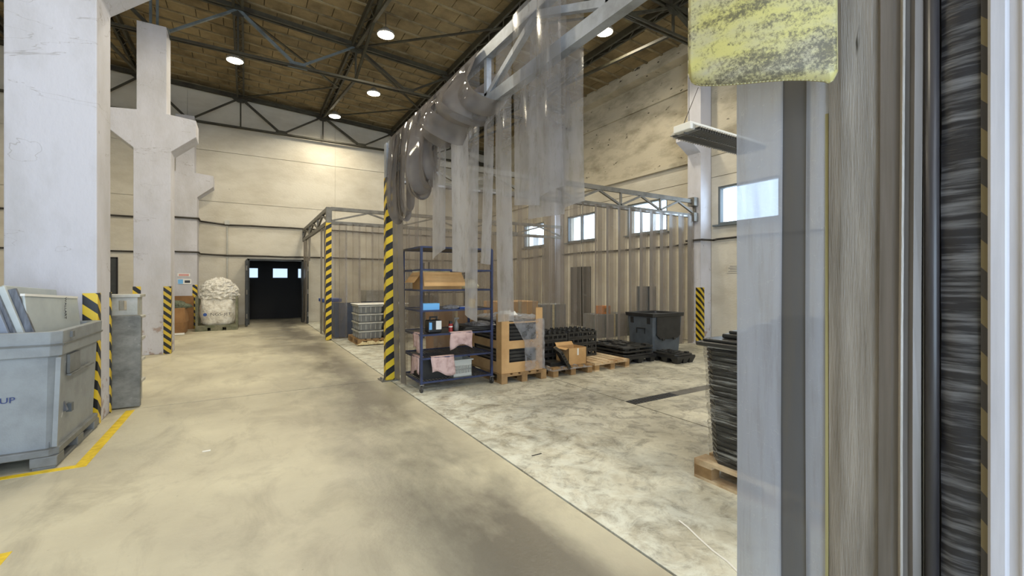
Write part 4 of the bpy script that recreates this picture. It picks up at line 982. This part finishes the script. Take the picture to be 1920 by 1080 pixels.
# low black plastic pallets
def plastic_pallet(x0, y0, z0, w_, d_, label, group=None):
    t = thing('plastic_pallet', label, 'pallet', (x0+w_/2, y0+d_/2, z0), group)
    s = MB(); s.box(x0,y0,z0+.09,x0+w_,y0+.05,z0+.14); s.box(x0,y0+d_-.05,z0+.09,x0+w_,y0+d_,z0+.14); s.box(x0,y0+.05,z0+.09,x0+.05,y0+d_-.05,z0+.14); s.box(x0+w_-.05,y0+.05,z0+.09,x0+w_,y0+d_-.05,z0+.14)
    n = 7
    for k in range(1,n): s.box(x0+w_*k/n-.02,y0+.05,z0+.10,x0+w_*k/n+.02,y0+d_-.05,z0+.135)
    for k in range(1,9): s.box(x0+.05,y0+d_*k/9-.015,z0+.10,x0+w_-.05,y0+d_*k/9+.015,z0+.13)
    obj('deck', s, M['black'], t)
    f = MB()
    for a in (0,.5,1):
        for b in (0,.5,1):
            cx, cy = x0+.08+a*(w_-.16), y0+.08+b*(d_-.16); r0, r1 = .045, .075
            f.loft([[(cx-r0,cy-r0,z0),(cx+r0,cy-r0,z0),(cx+r0,cy+r0,z0),(cx-r0,cy+r0,z0)],[(cx-r1,cy-r1,z0+.09),(cx+r1,cy-r1,z0+.09),(cx+r1,cy+r1,z0+.09),(cx-r1,cy+r1,z0+.09)]])
    obj('feet', f, M['black'], t)
    return t
def tray_part(x0, y0, z0, w_, d_, label, group, seed):
    rr = random.Random(seed); t = thing('black_tray', label, 'tray', (x0+w_/2,y0+d_/2,z0), group)
    s = MB().prism([(x0+.05,y0),(x0+w_-.05,y0),(x0+w_,y0+.05),(x0+w_,y0+d_-.05),(x0+w_-.05,y0+d_),(x0+.05,y0+d_),(x0,y0+d_-.05),(x0,y0+.05)], z0, z0+.03)
    obj('tray_body', s, M['black2'], t, bevel=.004)
    k_ = MB()
    for i in range(5):
        for j in range(5):
            if rr.random() < .75:
                a = x0+.05+i*(w_-.1)/5; b = y0+.05+j*(d_-.1)/5; k_.box(a,b,z0+.03,a+(w_-.1)/6,b+(d_-.1)/7,z0+.03+rr.uniform(.01,.035))
    obj('tray_bosses', k_, M['black2'], t, bevel=.004)['kind'] = 'stuff'
    return t
plastic_pallet(5.80, 5.62, 0.0, .80, 1.05, 'black plastic pallet flat on the floor right of the bare wooden pallet')
for i in range(3): tray_part(5.80+.02*i, 5.64+.02*i, .142+.062*i, .78, 1.0, ['lowest','middle','uppermost'][i]+' black tray on the floor-standing plastic pallet', 'trays on the left plastic pallet', 20+i)
plastic_pallet(6.64, 5.18, 0.0, .50, .62, 'small black plastic pallet in front of the lidded grey container')
tray_part(6.64, 5.20, .142, .48, .58, 'black tray on the small pallet before the lidded container', None, 31)

# lidded grey container
lc = thing('lidded_container', 'slate grey pallet box with black lid at the end of the long curtain', 'container', (7.25, 6.25, 0))
s_ = MB(); shell(s_, [(.09,6.84,7.62,5.90,6.52),(.80,6.80,7.66,5.86,6.56)], .03, .03); s_.box(6.87,5.93,.09,7.59,6.49,.12)
obj('body', s_, M['slate'], lc, bevel=.006)
obj('feet', MB().box(6.86,5.92,0,6.98,6.5,.09).box(7.48,5.92,0,7.60,6.5,.09), M['black'], lc)
s_ = MB(); shell(s_, [(.80,6.77,7.69,5.83,6.59),(.87,6.76,7.70,5.82,6.60)], .12, .03); s_.box(6.86,5.92,.815,7.60,6.50,.83)
obj('lid', s_, M['black'], lc, bevel=.006)
obj('drop_door', MB().prism_xz([(6.88,.80),(7.58,.80),(7.58,.42),(7.50,.36),(6.98,.36),(6.88,.44)], 5.845, 5.862).box(7.04,5.835,.33,7.10,5.86,.38).box(7.36,5.835,.33,7.42,5.86,.38), M['black'], lc, bevel=.004)
obj('handle_recess', MB().box(6.797,5.95,.66,6.812,6.03,.78), M['black'], lc); obj('handle_recess', MB().box(6.797,6.38,.66,6.812,6.46,.78), M['black'], lc)
obj('label_frame', MB().box(6.793,6.08,.56,6.806,6.30,.57).box(6.793,6.29,.46,6.806,6.30,.57).box(6.793,6.08,.46,6.806,6.09,.57), M['black'], lc)

# wrapped stack on the right-hand pallet
pallet(2.95, 0.95, 'fresh pine pallet under the tall film-wrapped black stack at right')
CH = 0.12
for i in range(23):
    z = .146+i*.037; ex = -.012+.032*i/22
    s_ = MB(); a0, a1, b0, b1 = 2.99-ex, 3.72+ex, 1.0-ex, 2.12+ex
    s_.prism([(a0+CH,b0),(a1-CH,b0),(a1,b0+CH),(a1,b1-CH),(a1-CH,b1),(a0+CH,b1),(a0,b1-CH),(a0,b0+CH)], z, z+.026)
    s_.prism([(a0+CH+.006,b0+.006),(a1-CH-.006,b0+.006),(a1-.006,b0+CH+.006),(a1-.006,b1-CH-.006),(a1-CH-.006,b1-.006),(a0+CH+.006,b1-.006),(a0+.006,b1-CH-.006),(a0+.006,b0+CH+.006)], z+.026, z+.037)
    tag(obj('black_tray', s_, M['black2'], bevel=.004), ORD[i]+' black chamfered tray counted from the bottom in the film-wrapped stack at right', 'tray', 'black trays in the wrapped stack')
rr = random.Random(11); rings = []
for k in range(34):
    z = .17+k*.0262; ex = .0+.032*k/33+rr.uniform(0,.012)
    a0, a1, b0, b1 = 2.99-ex, 3.72+ex, 1.0-ex, 2.12+ex
    rings.append([(a0+CH,b0,z),(a1-CH,b0,z),(a1,b0+CH,z),(a1,b1-CH,z),(a1-CH,b1,z),(a0+CH,b1,z),(a0,b1-CH,z),(a0,b0+CH,z)])
tag(obj('stretch_wrap', MB().loft(rings, cap=False), M['wrap']), 'clear stretch film wound round the tall black stack at right', 'wrap')
zt = 1.0
tag(obj('film_sheet', MB().box(3.0,1.0,zt,3.72,2.06,zt+.01), M['wrap_loose']), 'clear film sheet over the top of the wrapped stack', 'film')
TR = [(2.95,1.72,.50,.42,0,'black moulded casing at the far left corner on the wrapped stack'),(2.97,1.20,.34,.46,0,'low black casing along the left side on the wrapped stack'),(3.10,1.62,.52,.40,1,'second-layer black casing at the rear of the wrapped stack'),
      (3.14,1.12,.46,.44,1,'second-layer black casing nearer the photographer on the wrapped stack'),(3.24,1.50,.46,.40,2,'third-layer black casing on the wrapped stack'),(3.30,1.10,.40,.36,2,'black casing at the near end of the third layer on the wrapped stack'),(3.36,1.40,.36,.40,3,'topmost black casing on the wrapped stack')]
for a,b,c,d,ly,lb in TR:
    z = zt+.012+ly*.058
    t = thing('black_casing', lb, 'casing', (a+c/2,b+d/2,z), 'black casings on top of the wrapped stack')
    obj('casing_body', MB().box(a,b,z,a+c,b+d,z+.034), M['black2'], t, bevel=.01)
    obj('casing_rib', MB().prism([(a+.04,b+.03),(a+c*.5,b+.03),(a+c*.5,b+d*.5),(a+c-.03,b+d*.5),(a+c-.03,b+d-.03),(a+.04,b+d-.03)], z+.034,z+.056), M['black2'], t, bevel=.008)

# ------------------------------------------------------------------ blue shelf trolley
SX0, SX1, SY0, SY1 = 2.02, 3.10, 5.68, 6.46
sh = thing('shelf_trolley', 'blue tubular steel shelf trolley on castors under the draped plastic strips', 'trolley', ((SX0+SX1)/2, (SY0+SY1)/2, 0))
for x in (SX0, SX1):
    for y in (SY0, SY1):
        obj('post', MB().box(x-.016,y-.016,.11,x+.016,y+.016,1.97), M['bluesteel'], sh)
        w_ = obj('castor', MB().cyl((x-.014,y,.045),(x+.014,y,.045),.045,14), M['rubber_w'], sh, smooth=False)
        obj('castor_fork', MB().box(x-.022,y-.012,.045,x-.016,y+.012,.11).box(x+.016,y-.012,.045,x+.022,y+.012,.11).box(x-.03,y-.03,.10,x+.03,y+.03,.11), M['silver'], w_)
SHZ = [.13, .45, .77, 1.10, 1.38, 1.66, 1.97]
for i, z in enumerate(SHZ):
    s = MB(); e = .012
    s.box(SX0,SY0-e,z-e,SX1,SY0+e,z+e); s.box(SX0,SY1-e,z-e,SX1,SY1+e,z+e); s.box(SX0-e,SY0,z-e,SX0+e,SY1,z+e); s.box(SX1-e,SY0,z-e,SX1+e,SY1,z+e)
    f = obj('shelf_frame', s, M['bluesteel'], sh)
    if i in (0, 1):
        g = MB()
        for k in range(1,22): u = SX0+(SX1-SX0)*k/22; g.box(u-.004,SY0+e,z-.004,u+.004,SY1-e,z+.004)
        for k in range(1,14): u = SY0+(SY1-SY0)*k/14; g.box(SX0+e,u-.004,z-.003,SX1-e,u+.004,z+.003)
        obj('shelf_mesh', g, M['mesh'], f)
    elif i in (2, 3, 6):
        obj('shelf_sheet', MB().box(SX0+e,SY0+e,z-.004,SX1-e,SY1-e,z+.004), M['shelf'], f)
# things on the trolley
def open_box(name, label, cat, x0,x1,y0,y1,z0,h,m,group=None,flap=True):
    t = thing(name, label, cat, ((x0+x1)/2,(y0+y1)/2,z0), group); s = MB(); q = .006
    s.box(x0,y0,z0,x1,y0+q,z0+h); s.box(x0,y1-q,z0,x1,y1,z0+h); s.box(x0,y0+q,z0,x0+q,y1-q,z0+h); s.box(x1-q,y0+q,z0,x1,y1-q,z0+h); s.box(x0+q,y0+q,z0,x1-q,y1-q,z0+q)
    obj('box_body', s, m, t)
    if flap:
        fl_ = MB(); fl_.add([(x0+.01,y0-.002,z0+h),(x1-.01,y0-.002,z0+h),(x1+.02,y0-.13,z0+h-.20),(x0-.02,y0-.13,z0+h-.20)], [(0,1,2,3)]); obj('front_flap', fl_, m, t)
        fl_ = MB(); fl_.add([(x0,y0,z0+h),(x0,y1,z0+h),(x0-.12,y1,z0+h-.15),(x0-.12,y0,z0+h-.15)], [(0,1,2,3)]); obj('side_flap', fl_, m, t)
        fl_ = MB(); fl_.add([(x0,y1,z0+h),(x1,y1,z0+h),(x1,y1+.03,z0+h+.05),(x0,y1+.03,z0+h+.05)], [(0,1,2,3)]); obj('back_flap', fl_, M['cream'], t)
    return t
open_box('cardboard_box', 'open tan cardboard box with drooping flaps on the trolley upper shelf', 'box', 2.10,2.70,5.86,6.28,1.386,.25,M['card'])
def blob(name, label, cat, c, r, m, seed=1, n=12, amp=.25, flat=0):
    rr = random.Random(seed); c = Vector(c); rings = []; nv = 9
    ph = [rr.uniform(0,6) for _ in range(6)]
    for i in range(nv+1):
        th = PI*(i+.02)/(nv+.04); row = []
        for k in range(n):
            a = 2*PI*k/n; q = 1+amp*(math.sin(3*a+ph[0]+th*3)*.5+math.sin(5*a+ph[1]-th*4)*.3+rr.uniform(-.4,.4))
            zz = r[2]*math.cos(th); row.append((c.x+r[0]*math.sin(th)*math.cos(a)*q, c.y+r[1]*math.sin(th)*math.sin(a)*q, max(c.z+zz*q, flat if flat else -9)))
        rings.append(row)
    return tag(obj(name, MB().loft(rings), m, smooth=True), label, cat)
blob('crumpled_bag', 'cream crumpled plastic bag beside the open box on the trolley', 'bag', (2.84,5.94,1.45), (.14,.13,.085), M['cream'], 5, flat=1.392)
tag(obj('blue_carton', MB().box(2.02+.04,5.72,1.106,2.30,5.84,1.20), M['blue_l'], bevel=.004), 'light blue packet at the left front of the middle trolley shelf', 'packet')
tag(obj('yellow_tub', MB().lathe((2.92,5.98,1.106), [(.05,0),(.058,.13),(.052,.13),(.045,.01)], 18), M['yellow'], smooth=False), 'yellow tub on the middle trolley shelf', 'tub')
blob('film_scrap', 'grey film scrap lying on the middle trolley shelf', 'film', (2.52,5.85,1.13), (.12,.08,.035), M['wrap_loose'], 6, flat=1.106)
tag(obj('blue_packet', MB().box(2.64,5.80,1.106,2.80,5.88,1.13), M['blue_m'], bevel=.003), 'small dark blue packet near the yellow tub', 'packet')
tag(obj('white_packet', MB().box(2.72,5.92,1.106,2.86,6.02,1.13), M['white'], bevel=.003), 'small white packet behind the dark blue packet', 'packet')
cn = thing('canister', 'black canister with a white label on the lower trolley shelf', 'canister', (2.27,5.86,.81))
obj('canister_body', MB().box(2.16,5.78,.782,2.36,5.94,.96), M['black'], cn, bevel=.02)
obj('canister_handle', MB().box(2.20,5.85,.99,2.32,5.87,1.01).box(2.20,5.85,.96,2.22,5.87,.99).box(2.30,5.85,.96,2.32,5.87,.99), M['black'], cn)
obj('canister_label', MB().box(2.27,5.776,.83,2.35,5.78,.95), M['white'], cn)
obj('canister_panel', MB().box(2.17,5.776,.83,2.21,5.78,.93), M['blue_l'], cn)
sc_ = thing('spray_can', 'small red spray can with dark cap on the lower trolley shelf', 'can', (2.50,5.80,.81))
obj('can_body', MB().cyl((2.50,5.80,.782),(2.50,5.80,.90),.03,16), M['red'], sc_, smooth=False)
obj('can_cap', MB().cyl((2.50,5.80,.90),(2.50,5.80,.935),.026,16), M['black'], sc_)
obj('can_band', MB().cyl((2.50,5.80,.85),(2.50,5.80,.865),.0305,16), M['white'], sc_)
sb = thing('spray_bottle', 'grey trigger spray bottle right of the red can', 'bottle', (2.60,5.83,.81))
obj('bottle_body', MB().lathe((2.60,5.83,.782), [(.035,0),(.038,.08),(.03,.12),(.012,.15),(.012,.18)], 14), M['bottle'], sb, smooth=True)
obj('trigger_head', MB().box(2.57,5.82,.955,2.64,5.84,.98).box(2.57,5.825,.92,2.58,5.835,.955), M['bottle'], sb)
for i in range(5):
    tag(obj('dark_sheet', MB().box(2.66+.02*i,5.76+.01*i,.782+.012*i,3.22+.02*i,6.34,.790+.012*i), M['black2' if i % 2 == 0 else 'shelf']), ORD[i]+' dark flat sheet of the low pile overhanging the trolley right end', 'sheet', 'dark sheets on the trolley')
crumple('crumpled_film', 2.85, 5.74, 3.25, 6.2, .845, .05, M['wrap_loose'], 'crumpled clear film on the dark sheets on the trolley', 'film', 7, 7, 9)
def rag(x0, x1, y, ztop, drop, seed, label, side='front'):
    rr = random.Random(seed); rows = []
    n = 9; m = 8
    for k in range(m+1):
        f = k/m; row = []
        for j in range(n+1):
            g = j/n; dz = drop*(.85+.15*math.sin(g*5+seed))
            wv = .012*math.sin(g*14+seed)*f
            if f < .15: p = (x0+(x1-x0)*g, y+.05-.06*f/.15, ztop+.014)
            else: p = (x0+(x1-x0)*g+.01*math.sin(f*4+seed), y-.018+wv, ztop+.014-(f-.15)/.85*dz)
            if side == 'left': p = (SX0 - (SY0-p[1]) , SY0 + (p[0]-x0) + .05, p[2])
            row.append(p)
        rows.append(row)
    o = obj('cleaning_rag', MB().grid(rows), M['rag'], smooth=True)
    md = o.modifiers.new('s','SOLIDIFY'); md.thickness = .006
    tag(o, label, 'rag', 'pink rags on the trolley'); return o
rag(2.05, 2.30, SY0, .78, .27, 1, 'pink rag over the left end of the higher rag rail', 'left')
rag(2.44, 2.78, SY0, .78, .26, 2, 'pink rag hanging below the red can on the trolley front')
rag(2.05, 2.36, SY0, .46, .28, 3, 'pink rag over the left end of the bottom basket level', 'left')
rag(2.16, 2.50, SY0, .46, .29, 4, 'pink rag hanging beside the grey basket on the trolley front')
bk = thing('plastic_basket', 'light grey slotted basket at the trolley bottom right of the hanging rags', 'basket', (2.72,5.9,.165))
s_ = MB(); a0,a1,b0,b1,z0,z1 = 2.50,2.80,5.72,6.05,.140,.37
for (a,b,c,d) in ((a0,a1,b0,b0+.008),(a0,a1,b1-.008,b1),(a0,a0+.008,b0,b1),(a1-.008,a1,b0,b1)):
    s_.box(a,c,z0,b,d,z0+.05); s_.box(a,c,z1-.07,b,d,z1); s_.box(a,c,z0+.10,b,d,z0+.115)
    n = 14
    for k in range(n+1):
        if b-a > d-c: u = a+(b-a-.012)*k/n; s_.box(u,c,z0+.05,u+.012,d,z1-.07)
        else: u = c+(d-c-.012)*k/n; s_.box(a,u,z0+.05,b,u+.012,z1-.07)
obj('basket_wall', s_, M['basket'], bk)
obj('basket_rim', MB().box(a0-.015,b0-.015,z1,a1+.015,b0+.012,z1+.015).box(a0-.015,b1-.012,z1,a1+.015,b1+.015,z1+.015).box(a0-.015,b0,z1,a0+.012,b1,z1+.015).box(a1-.012,b0,z1,a1+.015,b1,z1+.015), M['basket'], bk)
obj('basket_floor', MB().box(a0,b0,z0-.003,a1,b1,z0+.006), M['basket'], bk)
open_box('dark_tub', 'dark plastic tub behind the rags on the bottom trolley shelf', 'tub', 2.08,2.48,5.80,6.3,.140,.28,M['black'],flap=False)

# ------------------------------------------------------------------ crates in the aisle between the frames
pallet(2.24, 10.58, 'wooden pallet under the clear grey crates behind the near striped post', mt=M['wood_d'])
M['clearcrate'] = pvc('milky_crate_plastic', (.9,.9,.9,1), .5, .8, lin(178,182,184), .3)
def clear_crate(x0, y0, z0, w_, d_, h_, label, group):
    t = thing('storage_crate', label, 'crate', (x0+w_/2,y0+d_/2,z0), group); s = MB(); q = .01
    s.loft([[(x0+.02,y0+.02,z0),(x0+w_-.02,y0+.02,z0),(x0+w_-.02,y0+d_-.02,z0),(x0+.02,y0+d_-.02,z0)],[(x0,y0,z0+h_-.04),(x0+w_,y0,z0+h_-.04),(x0+w_,y0+d_,z0+h_-.04),(x0,y0+d_,z0+h_-.04)]])
    obj('crate_body', s, M['clearcrate'], t)
    r_ = MB().box(x0-.02,y0-.02,z0+h_-.04,x0+w_+.02,y0+.01,z0+h_-.01).box(x0-.02,y0+d_-.01,z0+h_-.04,x0+w_+.02,y0+d_+.02,z0+h_-.01).box(x0-.02,y0,z0+h_-.04,x0+.01,y0+d_,z0+h_-.01).box(x0+w_-.01,y0,z0+h_-.04,x0+w_+.02,y0+d_,z0+h_-.01)
    obj('crate_rim', r_, M['lightgrey'], t)
    rb = MB()
    for k in range(5): u = x0+.05+k*(w_-.1)/4; rb.box(u-.006,y0+.002,z0+.02,u+.006,y0+.012,z0+h_-.04)
    for k in range(4): u = y0+.05+k*(d_-.1)/3; rb.box(x0+.002,u-.006,z0+.02,x0+.012,u+.006,z0+h_-.04)
    obj('crate_ribs', rb, M['lightgrey'], t)
    return t
for i in range(4):
    for j, x in enumerate((2.26, 2.86)):
        clear_crate(x, 10.62, .146+i*.2, .54, .74 if j else .74, .2, ['bottom','second','third','top'][i]+(' left' if j == 0 else ' right')+' milky crate in the stack behind the near striped post', 'milky crates stacked on the aisle pallet')
tag(obj('stack_lid', MB().box(2.22,10.58,.948,3.44,11.40,.965), M['white'], bevel=.004), 'white sheet covering the top of the milky crate stack', 'sheet')
crumple('crumpled_film', 2.2, 10.50, 3.05, 10.62, 0.02, 0.09, M['cream'], 'crumpled cream film along the base of the milky crate stack', 'film', 14, 3, 17)
open_box('plastic_bin', 'blue plastic bin behind the far curtain, next to the far striped post', 'bin', 2.0,2.75,12.3,13.1,.02,.88,M['blue_bin'],flap=False)
open_box('plastic_bin', 'second blue bin behind the far curtain, right of the first', 'bin', 2.85,3.65,12.3,13.1,.02,.9,M['blue_bin'],flap=False)
open_box('grey_box', 'grey box standing on the ground far behind the far curtain', 'box', 3.2,4.4,14.0,14.8,.02,1.2,M['lightgrey'],flap=False)
open_box('grey_box', 'smaller grey box right of the tall one behind the far curtain', 'box', 4.8,5.6,14.0,14.8,.02,1.0,M['grey_plastic_d'],flap=False)
wb_ = thing('white_bin', 'white bin with dark blue lid beyond the far striped post', 'bin', (2.2,14.6,0))
obj('bin_body', MB().box(1.98,14.2,.02,2.48,14.9,.88), M['lightgrey'], wb_, bevel=.02)
obj('bin_lid', MB().box(1.95,14.17,.88,2.51,14.93,.98), M['blue_m'], wb_, bevel=.01)
sr = thing('wooden_rack', 'small brown wooden rack beside the white bin past the far striped post', 'rack', (2.2,13.7,0))
for z in (.05,.3,.55): obj('rack_shelf', MB().box(1.95,13.4,z,2.4,13.9,z+.03), M['card_d'], sr)
for xx in (1.95,2.36):
    for yy in (13.4,13.86): obj('rack_post', MB().box(xx,yy,0,xx+.04,yy+.04,.6), M['card_d'], sr)

# ------------------------------------------------------------------ cartons behind the long curtain
BX = [(4.75,8.3,1.0,.8,1.05,'card','wide tan carton behind the curtain, above the cardboard sleeve'),(5.85,8.35,.75,.7,.96,'grey_plastic_d','grey carton behind the curtain right of the wide tan one'),
      (3.3,8.3,.8,.7,.9,'card_d','brown carton behind the curtain, seen past the blue trolley'),(8.75,7.75,.34,.36,1.38,'slate','tall slate locker box behind the curtain above the lidded container'),
      (7.95,8.7,1.2,.6,.62,'grey_plastic_d','low grey crate behind the curtain left of the slate locker')]
for x,y,w_,d_,h_,m,lb in BX:
    t = thing('carton', lb, 'carton', (x+w_/2,y+d_/2,0)); obj('carton_body', MB().box(x,y,0,x+w_,y+d_,h_), M[m], t, bevel=.008)
    obj('carton_tape', MB().box(x+w_/2-.03,y-.002,0.02,x+w_/2+.03,y+d_+.002,h_+.002), M['cream'], t)
t = thing('carton', 'small orange carton standing on the grey crate behind the curtain', 'carton', (8.35,8.9,.62)); obj('carton_body', MB().box(8.2,8.8,.622,8.5,9.1,.84), M['orange'], t, bevel=.006); obj('carton_label', MB().box(8.27,8.796,.68,8.43,8.80,.78), M['card_d'], t)
rk = thing('shelf_rack', 'dim dark shelving rack far behind the long curtain', 'rack', (4.6,10.9,0))
for xx in (4.0,5.2):
    for yy in (10.7,11.1): obj('rack_post', MB().box(xx,yy,0,xx+.04,yy+.04,2.0), M['mesh'], rk)
for z in (.2,.7,1.2,1.7): obj('rack_shelf', MB().box(4.0,10.7,z,5.24,11.14,z+.025), M['mesh'], rk)

# ------------------------------------------------------------------ back wall: bulk bag, waste box, signs
rk = thing('post_pallet', 'olive steel post pallet cradling the white bulk bag at the back wall', 'pallet', (-.77,16.6,0))
for xx in (-1.30,-.28):
    for yy in (16.1,17.05): obj('corner_post', MB().box(xx,yy,0,xx+.06,yy+.06,1.06), M['olive'], rk)
s_ = MB()
for yy in (16.1,17.05): s_.box(-1.24,yy,.10,-.28,yy+.06,.17)
for xx in (-1.30,-.28): s_.box(xx,16.16,.10,xx+.06,17.05,.17)
s_.box(-1.24,16.16,.12,-.28,17.05,.16); obj('base_frame', s_, M['olive'], rk)
obj('runner', MB().box(-1.3,16.08,0,-1.0,17.12,.10).box(-.92,16.08,0,-.62,17.12,.10).box(-.52,16.08,0,-.22,17.12,.10), M['olive'], rk)
obj('side_bar', MB().box(-1.30,16.16,1.0,-1.27,17.05,1.04).box(-.25,16.16,1.0,-.22,17.05,1.04), M['olive'], rk)
bg_ = thing('bulk_bag', 'bulging white woven bulk bag overflowing with film near the dark doorway', 'bag', (-.76,16.6,.17))
rr = random.Random(2); rings = []
for i in range(15):
    f = i/14; z = .17+.85*f; rx = .40+.07*math.sin(PI*f*.9); row = []
    for k in range(28):
        a = 2*PI*k/28; sq = 1/max(abs(math.cos(a)),abs(math.sin(a)))**.55
        q = 1+.03*math.sin(5*a+f*9)+rr.uniform(-.015,.015)
        row.append((-.755+rx*math.cos(a)*sq*q, 16.62+(rx-.02)*math.sin(a)*sq*q, z+.01*math.sin(7*a)))
    rings.append(row)
obj('bag_body', MB().loft(rings), M['bag'], bg_, smooth=True)
rings = []
for i in range(14):
    f = i/13; z = .98+.64*f; rx = .52*math.sqrt(max(.02,1-f**2.6)); row = []
    for k in range(34):
        a = 2*PI*k/34; q = 1+rr.uniform(-.10,.10); row.append((-.72+rx*math.cos(a)*q, 16.62+rx*.95*math.sin(a)*q, z+rr.uniform(-.03,.03)))
    rings.append(row)
obj('film_filling', MB().loft(rings), M['bagfilm'], bg_, smooth=False)
text('lettering', 'NGS-JET', .12, (-.66,16.07,.50), (PI/2,0,0), M['ink_k'], bg_, 1.25)
obj('printed_mark', MB().cyl((-1.06,16.10,.50),(-1.06,16.07,.50),.05,12), M['blue_m'], bg_)
wbx = thing('waste_box', 'brown cardboard box of shredded green waste by the back wall column', 'box', (-2.0,15.8,0))
s_ = MB(); rings = []
for z, e in ((.02,0),(.35,.05),(.75,.0)):
    rings.append([(-2.45-e,15.35-e,z),(-1.55+e,15.35-e,z),(-1.50+e,15.45-e,z),(-1.50+e,16.2,z),(-2.45-e,16.2,z)])
obj('box_body', s_.loft(rings), M['card_d'], wbx)
obj('box_liner', MB().box(-2.48,15.28,.01,-1.48,15.33,.06), M['white'], wbx)
b = blob('shredded_film', 'heap of shredded green-grey film spilling from the brown waste box', 'film', (-1.95,15.8,.80), (.5,.42,.17), M['mossy'], 9, 20, .3)
tag(obj('brown_sheet', MB().box(-2.3,17.10,0,-1.42,17.14,1.05), M['card_d']), 'brown board standing against the wall column behind the waste box', 'board')
def sign(x0,x1,y,z0,z1,label, kind):
    t = thing('notice', label, 'sign', ((x0+x1)/2,y,z0)); obj('notice_sheet', MB().box(x0,y-.006,z0,x1,y,z1), M['white'], t)
    return t
t = sign(-1.84,-1.52,17.19,1.66,1.76,'white notice with red lettering on the back wall column', 0)
for i in range(2): obj('printed_line', MB().box(-1.81,17.182,1.68+i*.035,-1.55,17.184,1.70+i*.035), M['signred'], t)
t = sign(-1.84,-1.49,17.19,1.42,1.58,'white notice with blue square and grey picture below the red-lettered one', 0)
obj('printed_square', MB().box(-1.83,17.182,1.43,-1.70,17.184,1.57), M['blue_l'], t); obj('printed_picture', MB().box(-1.66,17.182,1.46,-1.52,17.184,1.54), M['ink_k'], t)
t = thing('notice', 'faded printed notice on the right wall below the window', 'sign', (9.69,5.9,1.7)); obj('notice_sheet', MB().box(9.685,5.78,1.70,9.695,6.18,1.90), M['wall'], t)
for i in range(4): obj('printed_line', MB().box(9.682,5.82,1.73+i*.04,9.685,6.14-.04*(i%2),1.742+i*.04), M['grey_plastic_d'], t)
